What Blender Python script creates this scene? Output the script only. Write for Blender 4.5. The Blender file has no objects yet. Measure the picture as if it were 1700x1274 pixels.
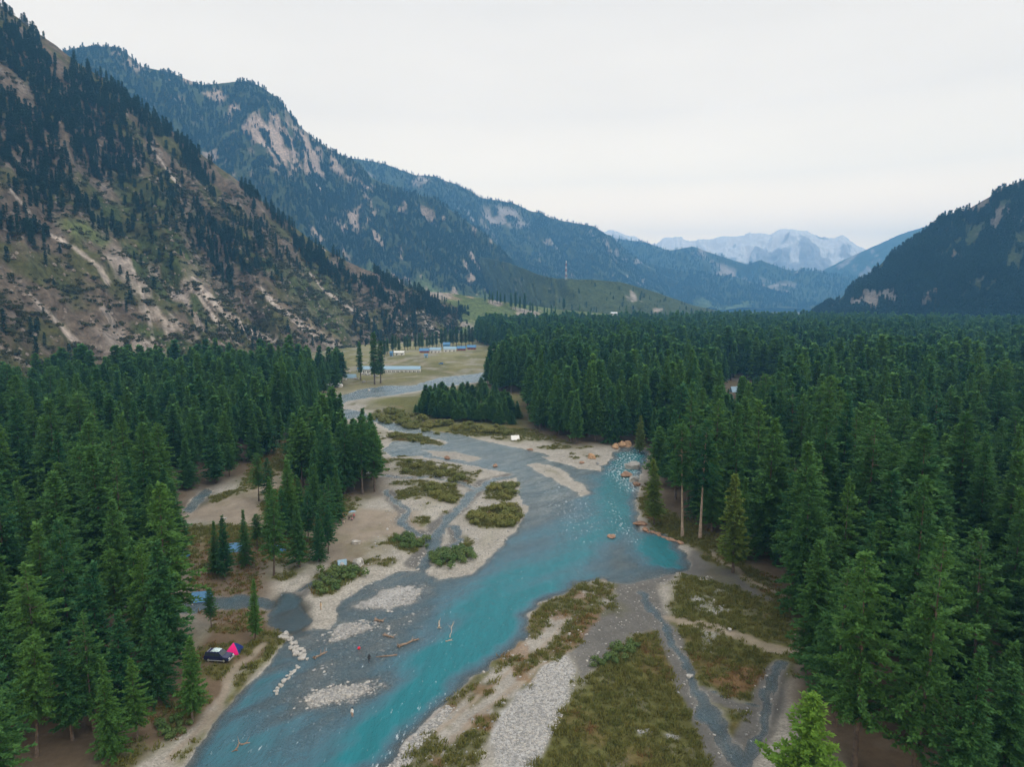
import bpy, bmesh, math, random
import numpy as np
from mathutils import Vector, Matrix

# ------------------------------------------------------------------ camera, sky, sun, exposure
scene = bpy.context.scene
C = scene.collection
CAM_H = 65.0
FPX = 1050.0                    # focal length in photograph pixels (photo is 1700 x 1274)
HORIZON = 505.0                 # photograph row of the true horizon
PITCH = math.atan((637.0 - HORIZON) / FPX)
cam = bpy.data.cameras.new("camera")
cam.sensor_width = 36.0
cam.lens = 36.0 * FPX / 1700.0
cam.clip_start = 0.5
cam.clip_end = 60000
cam_o = bpy.data.objects.new("camera", cam)
cam_o.location = (0, 0, CAM_H)
cam_o.rotation_euler = (math.pi / 2 - PITCH, 0, 0)
C.objects.link(cam_o)
scene.camera = cam_o

SUN_EL, SUN_AZ = math.radians(52), math.radians(125)      # azimuth clockwise from +Y (view direction)
world = bpy.data.worlds.new("World")
scene.world = world
world.use_nodes = True
wn, wl = world.node_tree.nodes, world.node_tree.links
wn.clear()
wout = wn.new("ShaderNodeOutputWorld")
bg = wn.new("ShaderNodeBackground")
sky = wn.new("ShaderNodeTexSky")
sky.sky_type = 'NISHITA'
sky.sun_disc = False
sky.sun_elevation = SUN_EL
sky.sun_rotation = SUN_AZ
sky.air_density = 1.5
sky.dust_density = 3.0
skm = wn.new("ShaderNodeVectorMath"); skm.operation = 'SCALE'; skm.inputs['Scale'].default_value = 0.035
wl.new(sky.outputs[0], skm.inputs[0])
# closed evening overcast: pale cloud sheet, a little brighter towards the horizon all round
tc = wn.new("ShaderNodeTexCoord")
sep = wn.new("ShaderNodeSeparateXYZ"); wl.new(tc.outputs['Generated'], sep.inputs[0])
ramp = wn.new("ShaderNodeValToRGB")
wl.new(sep.outputs['Z'], ramp.inputs[0])
e = ramp.color_ramp.elements
SKY = [(.06, (5.0, 3.55, 1.86)), (.12, (3.75, 2.73, 1.58)), (.18, (2.36, 1.88, 1.28)), (.27, (1.66, 1.39, 1.07)), (.40, (1.32, 1.16, .97)), (.60, (1.45, 1.34, 1.20)), (1.0, (1.80, 1.70, 1.58))]
e[0].position = SKY[0][0]; e[0].color = (*[c / 5.0 for c in SKY[0][1]], 1)
e[1].position = SKY[-1][0]; e[1].color = (*[c / 5.0 for c in SKY[-1][1]], 1)
for p_, c_ in SKY[1:-1]: ramp.color_ramp.elements.new(p_).color = (*[c / 5.0 for c in c_], 1)
nz = wn.new("ShaderNodeTexNoise"); nz.inputs['Scale'].default_value = 2.2; nz.inputs['Detail'].default_value = 6
mp = wn.new("ShaderNodeMapping"); mp.inputs['Scale'].default_value = (1, 1, 3.5)
wl.new(tc.outputs['Generated'], mp.inputs[0]); wl.new(mp.outputs[0], nz.inputs['Vector'])
nr = wn.new("ShaderNodeMapRange"); nr.inputs[1].default_value = 0.35; nr.inputs[2].default_value = 0.7
nr.inputs[3].default_value = 0.955; nr.inputs[4].default_value = 1.03
wl.new(nz.outputs[0], nr.inputs[0])
mul = wn.new("ShaderNodeVectorMath"); mul.operation = 'SCALE'
wl.new(ramp.outputs[0], mul.inputs[0]); wl.new(nr.outputs[0], mul.inputs['Scale'])
mix = wn.new("ShaderNodeMix"); mix.data_type = 'RGBA'; mix.inputs[0].default_value = 0.94
wl.new(skm.outputs[0], mix.inputs[6]); wl.new(mul.outputs[0], mix.inputs[7])
wl.new(mix.outputs[2], bg.inputs['Color'])
bg.inputs['Strength'].default_value = 5.0
wl.new(bg.outputs[0], wout.inputs[0])

sl = bpy.data.lights.new("sun", 'SUN')
sl.energy = 1.4
sl.angle = math.radians(25)
sl.color = (1.0, 0.95, 0.88)
so = bpy.data.objects.new("sun", sl)
sdir = Vector((math.sin(SUN_AZ) * math.cos(SUN_EL), math.cos(SUN_AZ) * math.cos(SUN_EL), math.sin(SUN_EL)))
so.rotation_euler = sdir.to_track_quat('Z', 'Y').to_euler()
C.objects.link(so)

scene.view_settings.view_transform = 'Standard'
scene.view_settings.look = 'None'
scene.view_settings.exposure = 0.0
scene.view_settings.gamma = 1.0
scene.render.engine = 'CYCLES'
scene.cycles.use_denoising = True
scene.cycles.max_bounces = 5
scene.cycles.diffuse_bounces = 3
scene.cycles.glossy_bounces = 2
scene.cycles.transmission_bounces = 3
scene.cycles.transparent_max_bounces = 6
scene.cycles.volume_bounces = 1

# ------------------------------------------------------------------ pixel <-> place
CP, SP = math.cos(PITCH), math.sin(PITCH)

def ray(px, py):
    """horizontal-and-vertical direction of a photograph pixel (numpy friendly)"""
    a = (np.asarray(px, float) - 850.0) / FPX
    b = (637.0 - np.asarray(py, float)) / FPX
    return a, CP + b * SP, b * CP - SP           # x, y, z

def base(y):
    """long profile of the valley floor: rises gently upstream"""
    y = np.asarray(y, float)
    t = np.maximum(0.0, y - 250.0)
    return 0.008 * t * t / (t + 120.0)

def P(px, py, off=0.0):
    """pixel -> point on the valley floor"""
    dx, dy, dz = ray(px, py)
    s = 65.0 / np.maximum(1e-3, -dz)
    for _ in range(25):
        s = (CAM_H - base(s * dy) - off) / np.maximum(1e-3, -dz)
    return np.stack([s * dx, s * dy], -1)

def PD(px, py, D):
    """pixel -> point at horizontal range D"""
    dx, dy, dz = ray(px, py)
    s = D / math.hypot(dx, dy)
    return np.array([s * dx, s * dy, CAM_H + s * dz])

def project(X):
    x, y, z = X[..., 0], X[..., 1], X[..., 2] - CAM_H
    d = y * CP - z * SP
    u = y * SP + z * CP
    d = np.maximum(d, 1e-3)
    return 850 + FPX * x / d, 637 - FPX * u / d, d

# ------------------------------------------------------------------ noise
_rng = np.random.default_rng(7)
_perm = _rng.permutation(4096)
_val = _rng.random(4096)

def vnoise(x, y, seed=0):
    xi = np.floor(x).astype(np.int64); yi = np.floor(y).astype(np.int64)
    fx = x - xi; fy = y - yi
    fx = fx * fx * fx * (fx * (fx * 6 - 15) + 10); fy = fy * fy * fy * (fy * (fy * 6 - 15) + 10)
    def h(a, b): return _val[_perm[(_perm[(a + seed * 37) & 4095] + b + seed * 101) & 4095]]
    return (h(xi, yi) * (1 - fx) + h(xi + 1, yi) * fx) * (1 - fy) + (h(xi, yi + 1) * (1 - fx) + h(xi + 1, yi + 1) * fx) * fy

def fbm(x, y, seed=0, o=4, gain=0.5):
    s = 0; a = 1; t = 0
    for k in range(o):
        s = s + a * vnoise(x * 2 ** k + 17.3 * k, y * 2 ** k - 9.1 * k, seed + k); t += a; a *= gain
    return s / t

def ridged(x, y, seed=0, o=4):
    s = 0; a = 1; t = 0
    for k in range(o):
        s = s + a * (1 - np.abs(2 * vnoise(x * 2 ** k + 3.1 * k, y * 2 ** k, seed + k) - 1)); t += a; a *= 0.5
    return s / t

def sst(a, b, x):
    t = np.clip((x - a) / (b - a), 0, 1)
    return t * t * (3 - 2 * t)

# ------------------------------------------------------------------ polygons
def seg_dist(X, Y, A, B):
    d = B - A; L = d @ d + 1e-9
    t = np.clip(((X - A[0]) * d[0] + (Y - A[1]) * d[1]) / L, 0, 1)
    return np.hypot(X - A[0] - t * d[0], Y - A[1] - t * d[1])

def sdist(X, Y, poly):
    """signed distance, negative inside"""
    poly = np.asarray(poly, float); n = len(poly)
    d = np.full(X.shape, 1e9); ins = np.zeros(X.shape, bool)
    for i in range(n):
        A, B = poly[i], poly[(i + 1) % n]
        d = np.minimum(d, seg_dist(X, Y, A, B))
        if A[1] != B[1]:
            c = ((A[1] > Y) != (B[1] > Y)) & (X < (B[0] - A[0]) * (Y - A[1]) / (B[1] - A[1]) + A[0])
            ins ^= c
    return np.where(ins, -d, d)

def ldist(X, Y, pts):
    d = np.full(X.shape, 1e9)
    for i in range(len(pts) - 1):
        d = np.minimum(d, seg_dist(X, Y, pts[i], pts[i + 1]))
    return d

def near(X, Y, poly, m, fn):
    """evaluate fn only inside the padded bounding box of poly"""
    poly = np.asarray(poly)
    lo = poly.min(0) - m; hi = poly.max(0) + m
    k = (X > lo[0]) & (X < hi[0]) & (Y > lo[1]) & (Y < hi[1])
    out = np.full(X.shape, 1e9)
    if k.any(): out[k] = fn(X[k], Y[k], poly)
    return out

def G(*pts):
    a = np.array(pts, float)
    return P(a[:, 0], a[:, 1])

# ------------------------------------------------------------------ mesh helpers
def mesh_np(name, V, F, mats=(), midx=None, smooth=False):
    V = np.asarray(V, np.float32); F = np.asarray(F, np.int32)
    k = F.shape[1]
    me = bpy.data.meshes.new(name)
    me.vertices.add(len(V)); me.vertices.foreach_set('co', V.ravel())
    me.loops.add(F.size); me.loops.foreach_set('vertex_index', F.ravel())
    me.polygons.add(len(F)); me.polygons.foreach_set('loop_start', np.arange(0, F.size, k, dtype=np.int32))
    try: me.polygons.foreach_set('loop_total', np.full(len(F), k, np.int32))
    except Exception: pass
    for m in mats: me.materials.append(m)
    if midx is not None: me.polygons.foreach_set('material_index', np.asarray(midx, np.int32))
    me.polygons.foreach_set('use_smooth', np.full(len(F), smooth, bool))
    me.update(calc_edges=True)
    return me

def link(name, me, parent=None):
    o = bpy.data.objects.new(name, me); C.objects.link(o)
    if parent is not None: o.parent = parent
    return o

def tag(o, label=None, cat=None, group=None, kind=None):
    if label: o['label'] = label
    if cat: o['category'] = cat
    if group: o['group'] = group
    if kind: o['kind'] = kind
    return o

def empty(name, loc, rz=0.0, label=None, cat=None, group=None):
    o = bpy.data.objects.new(name, None); C.objects.link(o)
    o.location = loc; o.rotation_euler = (0, 0, rz); o.empty_display_size = 0.2
    return tag(o, label, cat, group)

def attr(me, name, data, typ='FLOAT'):
    a = me.attributes.new(name, typ, 'POINT')
    if typ == 'FLOAT_COLOR':
        d = np.ones((len(data), 4), np.float32); d[:, :3] = data; a.data.foreach_set('color', d.ravel())
    elif typ == 'INT': a.data.foreach_set('value', np.asarray(data, np.int32))
    else: a.data.foreach_set('value', np.asarray(data, np.float32))

class MB:
    """small mesh builder: boxes, tubes, polygons joined to one mesh"""
    def __init__(s): s.v = []; s.f = []
    def add(s, V, F):
        n = len(s.v); s.v += [tuple(map(float, p)) for p in V]; s.f += [[i + n for i in f] for f in F]; return s
    def box(s, x0, x1, y0, y1, z0, z1):
        return s.add([(x0,y0,z0),(x1,y0,z0),(x1,y1,z0),(x0,y1,z0),(x0,y0,z1),(x1,y0,z1),(x1,y1,z1),(x0,y1,z1)],
              [(0,3,2,1),(4,5,6,7),(0,1,5,4),(1,2,6,5),(2,3,7,6),(3,0,4,7)])
    def tube(s, pts, rad, n=6, cap=True):
        pts = [Vector(p) for p in pts]
        if not hasattr(rad, '__len__'): rad = [rad] * len(pts)
        V = []; F = []
        for i, p in enumerate(pts):
            t = (pts[min(i + 1, len(pts) - 1)] - pts[max(i - 1, 0)]).normalized()
            u = t.cross(Vector((0, 0, 1))) if abs(t.z) < 0.9 else t.cross(Vector((1, 0, 0)))
            u.normalize(); w = t.cross(u)
            for k in range(n):
                a = 2 * math.pi * k / n
                V.append(p + (u * math.cos(a) + w * math.sin(a)) * rad[i])
        for i in range(len(pts) - 1):
            for k in range(n):
                F.append((i*n+k, i*n+(k+1)%n, (i+1)*n+(k+1)%n, (i+1)*n+k))
        if cap: F += [list(range(n))[::-1], [(len(pts)-1)*n+k for k in range(n)]]
        return s.add(V, F)
    def mesh(s, name, mat, smooth=False):
        me = bpy.data.meshes.new(name); me.from_pydata(s.v, [], s.f); me.materials.append(mat)
        if smooth: me.polygons.foreach_set('use_smooth', [True] * len(me.polygons))
        me.update(); return me
    def build(s, name, mat, parent=None, smooth=False): return link(name, s.mesh(name, mat, smooth), parent)

# ------------------------------------------------------------------ materials
def mat_new(name):
    m = bpy.data.materials.new(name); m.use_nodes = True
    n = m.node_tree.nodes; l = m.node_tree.links
    return m, n, l, n['Principled BSDF']

def simple(name, col, rough=0.7, metal=0.0, spec=0.3, var=0.25, scale=3.0):
    m, n, l, b = mat_new(name)
    b.inputs['Roughness'].default_value = rough; b.inputs['Metallic'].default_value = metal
    b.inputs['Specular IOR Level'].default_value = spec
    tcn = n.new('ShaderNodeTexCoord'); t = n.new('ShaderNodeTexNoise'); t.inputs['Scale'].default_value = scale; t.inputs['Detail'].default_value = 5
    l.new(tcn.outputs['Object'], t.inputs['Vector'])
    r = n.new('ShaderNodeMapRange'); r.inputs[1].default_value = 0.3; r.inputs[2].default_value = 0.7; r.inputs[3].default_value = 1 - var; r.inputs[4].default_value = 1 + var
    l.new(t.outputs[0], r.inputs[0])
    v = n.new('ShaderNodeVectorMath'); v.operation = 'SCALE'; v.inputs[0].default_value = col[:3]
    l.new(r.outputs[0], v.inputs['Scale']); l.new(v.outputs[0], b.inputs['Base Color'])
    return m

def foliage(name, c1, c2, c3):
    """needle colour: every tree between c1 and c2 by its own random number, with patches of c3 inside a crown"""
    m, n, l, b = mat_new(name)
    oi = n.new('ShaderNodeObjectInfo')
    mx = n.new('ShaderNodeMix'); mx.data_type = 'RGBA'
    mx.inputs[6].default_value = (*c1, 1); mx.inputs[7].default_value = (*c2, 1)
    l.new(oi.outputs['Random'], mx.inputs[0])
    tcn = n.new('ShaderNodeTexCoord'); t = n.new('ShaderNodeTexNoise'); t.inputs['Scale'].default_value = 0.55; t.inputs['Detail'].default_value = 4
    l.new(tcn.outputs['Object'], t.inputs['Vector'])
    r = n.new('ShaderNodeMapRange'); r.inputs[1].default_value = 0.42; r.inputs[2].default_value = 0.68; r.inputs[3].default_value = 0; r.inputs[4].default_value = 0.75
    l.new(t.outputs[0], r.inputs[0])
    m2 = n.new('ShaderNodeMix'); m2.data_type = 'RGBA'; m2.inputs[7].default_value = (*c3, 1)
    l.new(r.outputs[0], m2.inputs[0]); l.new(mx.outputs[2], m2.inputs[6]); l.new(m2.outputs[2], b.inputs['Base Color'])
    b.inputs['Roughness'].default_value = 0.65; b.inputs['Specular IOR Level'].default_value = 0.25
    tl = n.new('ShaderNodeBsdfTranslucent'); l.new(m2.outputs[2], tl.inputs[0])
    ms = n.new('ShaderNodeMixShader'); ms.inputs[0].default_value = .38
    l.new(b.outputs[0], ms.inputs[1]); l.new(tl.outputs[0], ms.inputs[2]); l.new(ms.outputs[0], n['Material Output'].inputs[0])
    return m

M_leaf = foliage('conifer_needles', (0.024, 0.112, 0.048), (0.098, 0.218, 0.038), (0.090, 0.215, 0.048))
M_leafy = foliage('young_conifer_needles', (0.15, 0.30, 0.04), (0.17, 0.32, 0.045), (0.20, 0.36, 0.05))
M_leafo = foliage('olive_conifer_needles', (0.15, 0.23, 0.04), (0.17, 0.24, 0.04), (0.19, 0.26, 0.05))
M_leafm = foliage('haze_tinted_needles', (0.013, 0.050, 0.042), (0.020, 0.062, 0.040), (0.028, 0.074, 0.038))  # bluish tint puts some of the distance haze into the needle colour
M_shrub = foliage('shrub_leaves', (0.16, 0.19, 0.05), (0.24, 0.23, 0.06), (0.19, 0.20, 0.05))
M_shrubg = foliage('green_shrub_leaves', (0.09, 0.17, 0.05), (0.14, 0.20, 0.06), (0.12, 0.19, 0.055))
M_bark = simple('bark', (0.115, 0.09, 0.075), 0.9, var=0.4, scale=1.5)
M_barkp = simple('pale_bark', (0.34, 0.27, 0.21), 0.9, var=0.3, scale=1.5)
M_stone = simple('pale_stone', (0.38, 0.365, 0.34), 0.85, var=0.3, scale=2)
M_stoneg = simple('grey_stone', (0.26, 0.26, 0.255), 0.85, var=0.35, scale=2)
M_stonr = simple('red_brown_stone', (0.30, 0.19, 0.13), 0.85, var=0.35, scale=2)
M_stono = simple('orange_stone', (0.42, 0.27, 0.16), 0.85, var=0.3, scale=2)
M_wood = simple('driftwood', (0.23, 0.165, 0.12), 0.85, var=0.35, scale=2.5)
M_woodp = simple('bleached_driftwood', (0.38, 0.32, 0.26), 0.85, var=0.3, scale=2.5)

# ------------------------------------------------------------------ LAYOUT of the valley floor (photo pixels -> floor)
W_MAIN = G((280,1300),(300,1272),(342,1226),(376,1182),(412,1132),(448,1088),(468,1064),(480,1052),(506,1048),(545,1045),(556,1034),
           (575,1004),(592,984),(640,962),(690,945),(722,962),(782,952),(822,918),(860,888),(867,868),(868,842),(860,808),(850,790),
           (815,778),(770,770),(700,757),(652,758),(640,745),(650,733),(700,735),(735,742),(745,735),(700,722),(650,714),(625,702),
           (590,694),(560,697),(535,690),(529,680),(536,670),(560,660),(600,647),(640,641),(690,640),(705,648),(660,655),(610,660),(575,668),
           (562,678),(600,684),(640,700),(700,712),(760,722),(830,738),(900,752),(960,768),
           (985,782),(1005,770),(1018,755),(1040,744),(1062,742),(1075,752),(1068,778),(1058,800),(1063,825),(1066,850),(1062,868),
           (1075,884),(1104,890),(1128,904),(1140,928),(1132,948),(1095,955),(1058,966),(1022,966),(1002,956),(962,968),(906,1005),(862,1056),
           (800,1118),(742,1172),(684,1226),(640,1272),(615,1300))
W_POOL = G((452,1000),(470,985),(496,990),(508,1010),(512,1035),(500,1050),(478,1052),(455,1040),(446,1022))
W_POOL2 = G((350,995),(400,985),(448,1000),(450,1020),(400,1012),(352,1012))
W_FAR = G((690,640),(730,628),(780,622),(860,612),(862,620),(790,634),(740,642),(700,646))
W_CREEK = G((300,850),(318,828),(345,812),(352,818),(332,838),(312,856))
ISL = [G((872,772),(900,768),(940,784),(970,806),(975,822),(962,826),(940,808),(900,790)),
       G((905,758),(950,755),(1000,762),(995,784),(960,778),(930,768)),
       G((505,1040),(545,1028),(548,1034),(515,1048)),
       G((700,748),(760,752),(800,762),(790,768),(740,762))]
STREAMS = [  # centre line px, half width m, depth
    (G((1062,985),(1085,1010),(1108,1052),(1128,1090),(1136,1120),(1140,1146),(1160,1172),(1180,1205),(1196,1240),(1214,1275),(1225,1300)), 1.05),
    (G((1214,1275),(1235,1245),(1255,1215),(1266,1182),(1275,1150),(1292,1112)), 0.8),
    (G((1175,1150),(1205,1165),(1235,1180),(1262,1186)), 0.45),
    (G((642,816),(660,840),(672,850),(670,870),(682,885),(698,890)), 1.0),
    (G((850,790),(806,800),(788,820),(770,842),(745,860),(728,872),(718,890),(712,912),(690,940)), 1.8),
    (G((640,790),(680,795),(720,790),(760,800),(790,812)), 1.0),
    (G((728,872),(752,876),(758,900),(745,912)), 0.9),
    (G((352,1000),(300,1010),(200,1000)), 2.0),
    (G((500,985),(520,968),(548,960),(560,945)), 0.7),
]
DEEP = G((560,1300),(640,1210),(720,1120),(775,1050),(800,1000),(850,945),(920,900),(985,850),(1010,815),(1015,785),(1030,755),(1068,748),(1060,800),(1062,850),
         (1050,890),(1070,900),(1090,915),(1060,930),(985,938),(930,965),(880,1010),(840,1060),(780,1120),(710,1180),(650,1235),(600,1300))
DEEP2 = G((1075,893),(1105,897),(1126,912),(1132,932),(1110,945),(1085,935),(1065,910))
UPFADE = G((800,985),(850,930),(900,870),(985,835),(1020,835),(1050,880),(1030,940),(960,960),(890,990),(850,1010))
SHAL = G((520,1060),(600,1010),(700,985),(760,990),(770,1040),(700,1110),(600,1200),(480,1274),(350,1274),(440,1130))
LOWER = G((285,1300),(350,1225),(420,1140),(455,1110),(440,1180),(500,1215),(600,1200),(640,1190),(560,1300))
SHOAL = G((1005,905),(1035,890),(1060,915),(1065,945),(1020,950),(995,935))
COBB = [G((505,1160),(540,1142),(600,1135),(655,1122),(662,1130),(625,1155),(575,1178),(530,1182)),
        G((560,1040),(600,1030),(630,1034),(600,1048),(565,1060),(545,1065)),
        G((600,1000),(650,982),(700,970),(715,980),(690,1000),(640,1012),(600,1014))]
FOREST_L = G((-400,760),(-150,705),(60,672),(200,648),(310,634),(440,628),(560,630),(578,642),(545,652),(527,668),(522,700),(505,725),(470,750),(425,790),(335,815),(292,862),
             (312,920),(300,1000),(312,1075),(285,1150),(235,1195),(185,1250),(120,1420),(-500,1420))
FOREST_M = G((480,770),(545,735),(600,752),(634,790),(630,822),(590,830),(560,850),(520,852),(478,815))
FOREST_R = G((790,572),(846,590),(838,612),(800,640),(820,655),(872,660),(862,700),(885,722),(950,744),(1050,738),(1078,760),(1082,812),(1092,862),(1142,890),(1204,928),(1262,965),(1305,1008),
             (1318,1060),(1320,1130),(1316,1180),(1400,1310),(1440,1480),(2600,1480),(2600,565),(1700,552),(1300,541),(1000,546),(790,557))
LOWTREES = G((1190,650),(1285,648),(1275,740),(1205,740))
CLEARING = G((1195,640),(1270,636),(1278,652),(1205,660))
YOUNG = G((684,694),(700,672),(745,664),(800,655),(840,668),(865,700),(850,712),(790,708),(730,702))
SPARSE = G((325,905),(440,900),(452,985),(440,1050),(350,1060),(315,1000))
BUSHES = G((600,692),(640,682),(690,696),(730,704),(850,714),(846,728),(790,726),(730,722),(650,706))
ISLB = [G((776,858),(800,846),(858,842),(866,858),(860,874),(812,880),(786,872)),
        G((806,812),(822,802),(852,808),(856,824),(838,836),(812,830)),
        G((722,925),(760,912),(785,916),(776,930),(740,942),(720,940)),
        G((760,895),(775,890),(785,905),(770,912)),
        G((700,808),(745,806),(772,822),(758,838),(728,832),(705,822)),
        G((640,820),(690,812),(700,826),(660,832)),
        G((655,775),(700,772),(760,785),(790,800),(770,806),(720,795),(672,788)),
        G((640,722),(690,722),(738,738),(735,746),(690,740),(645,734)),
        G((655,752),(700,750),(690,760),(660,762)),
        G((640,895),(680,890),(702,905),(690,925),(660,915)),
        G((690,862),(710,858),(716,872),(700,878)),
        G((735,852),(752,848),(758,858),(742,866)),
        G((520,955),(560,935),(590,942),(600,958),(560,985),(520,990))]
BARGRASS = [G((740,1168),(800,1108),(860,1050),(900,1008),(960,972),(985,968),(950,1000),(900,1040),(850,1085),(800,1135),(760,1180)),
            G((860,1120),(920,1060),(960,1030),(985,1010),(995,1020),(960,1065),(900,1120),(870,1150)),
            G((760,1250),(800,1200),(835,1190),(825,1225),(800,1290),(750,1290)),
            G((780,1160),(815,1135),(825,1150),(790,1180))]
RUST = [G((920,1085),(960,1050),(1000,1012),(1010,1016),(975,1062),(930,1100)), G((780,1205),(800,1195),(808,1215),(788,1230)),
        G((890,1100),(940,1060),(950,1070),(905,1115)), G((1180,1130),(1250,1110),(1290,1130),(1230,1160))]
MEADOW = G((1092,1044),(1060,1056),(1012,1088),(975,1140),(945,1190),(905,1245),(870,1310),(1215,1310),(1190,1240),(1165,1182),(1132,1140),(1120,1090))
MEADOW2 = G((1140,955),(1200,965),(1262,985),(1312,1050),(1322,1120),(1290,1150),(1260,1200),(1225,1265),(1190,1205),(1150,1150),(1130,1090),(1105,1040),(1125,1000))
BAR = G((1002,956),(1040,966),(1030,990),(985,1040),(930,1100),(880,1160),(850,1220),(830,1310),(610,1310),(680,1232),(742,1175),(800,1120),(862,1058),(906,1008),(962,970))
COBBAR = G((835,1195),(870,1150),(905,1112),(940,1098),(955,1120),(952,1160),(930,1210),(895,1270),(870,1310),(830,1310),(820,1240))
RIVCOB = G((620,1300),(680,1232),(742,1172),(752,1180),(722,1215),(690,1250),(665,1310))
WETMUD = G((1020,968),(1070,960),(1135,945),(1130,965),(1105,985),(1110,1030),(1092,1046),(1050,1060),(1008,1088),(970,1145),(950,1110),(940,1096),(985,1042),(1030,990))
WETMUD2 = G((1142,915),(1175,918),(1205,950),(1240,975),(1300,1010),(1290,1015),(1230,985),(1150,962),(1132,950))
WETMUD3 = G((1265,1120),(1290,1100),(1310,1130),(1300,1200),(1250,1290),(1215,1290),(1245,1220),(1235,1190),(1262,1170))
TRACKS = [(G((1112,1028),(1160,1038),(1210,1060),(1260,1075),(1315,1088)), 1.0),
          (G((1125,1036),(1180,1055),(1230,1072),(1290,1088)), 0.5),
          (G((640,1300),(730,1225),(800,1160),(870,1100),(930,1045),(980,1000)), 0.45),
          (G((690,1300),(760,1240),(820,1180),(880,1125),(945,1065)), 0.7),
          (G((365,1160),(378,1130),(400,1100),(430,1070)), .7), (G((345,1215),(362,1180),(372,1140)), 0.5),
          (G((290,1265),(330,1215),(350,1185)), 0.6),
          (G((545,915),(590,895),(640,882),(690,880)), 2.2),
          (G((305,862),(350,848),(400,835),(430,822),(470,790)), 3.5), (G((400,868),(430,880),(470,884),(560,905)), 2.5),
          (G((640,610),(670,600),(700,594),(740,586)), 5.0), (G((690,595),(705,605),(720,615),(745,620)), 4.5), (G((590,640),(640,632),(690,628)), 2.5),
          (G((1175,918),(1240,968),(1310,1000)), 0.8)]
DIRT = [G((300,862),(340,838),(420,820),(440,835),(432,870),(400,880),(340,872)), G((556,870),(600,850),(690,850),(706,870),(690,895),(620,900),(600,930),(560,940),(545,905)),
        G((540,905),(600,915),(590,940),(545,950))]
CAMPFLOOR = G((318,1090),(350,1045),(440,1030),(466,1048),(440,1085),(400,1110),(360,1160),(320,1210),(240,1260),(190,1300),(150,1300),(240,1190))
BANKGRASS = G((300,1272),(345,1210),(372,1160),(400,1120),(440,1078),(462,1056),(470,1062),(412,1134),(376,1184),(342,1228),(310,1270))
FIELD = G((690,600),(760,588),(840,585),(835,605),(800,618),(720,625),(690,618))
PALEROCK = [G((1155,1000),(1200,1005),(1215,1022),(1200,1030),(1160,1018)), G((1155,965),(1180,960),(1185,968),(1160,972)), G((1160,1050),(1190,1062),(1180,1088),(1165,1085)),
            G((1058,1222),(1080,1218),(1084,1226),(1062,1232)), G((1106,1224),(1126,1224),(1126,1232),(1110,1232)), G((1200,980),(1230,1000),(1222,1010),(1195,995))]

def warp(X, Y):
    r = np.hypot(X, Y)
    a = np.clip(r / 150.0, 0.6, 5.0)
    wx = (fbm(X / 7, Y / 7, 11, 3) - .5) * 2.6 + (fbm(X / 28, Y / 28, 12, 2) - .5) * 3.0 * a
    wy = (fbm(X / 7, Y / 7, 13, 3) - .5) * 2.6 + (fbm(X / 28, Y / 28, 14, 2) - .5) * 3.0 * a
    return X + wx, Y + wy

def water_sd(X, Y):
    """signed distance to open water (m), negative in the water"""
    d = near(X, Y, W_MAIN, 40, sdist)
    for i in ISL:
        k = near(X, Y, i, 40, sdist)
        d = np.maximum(d, np.where(k > 1e8, -1e9, -k))
    for w in (W_POOL, W_POOL2, W_FAR, W_CREEK): d = np.minimum(d, near(X, Y, w, 40, sdist))
    for pts, hw in STREAMS: d = np.minimum(d, near(X, Y, pts, 30, ldist) - hw * (.55 + .9 * fbm(X / 4, Y / 4, 35, 2)))
    return d

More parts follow.
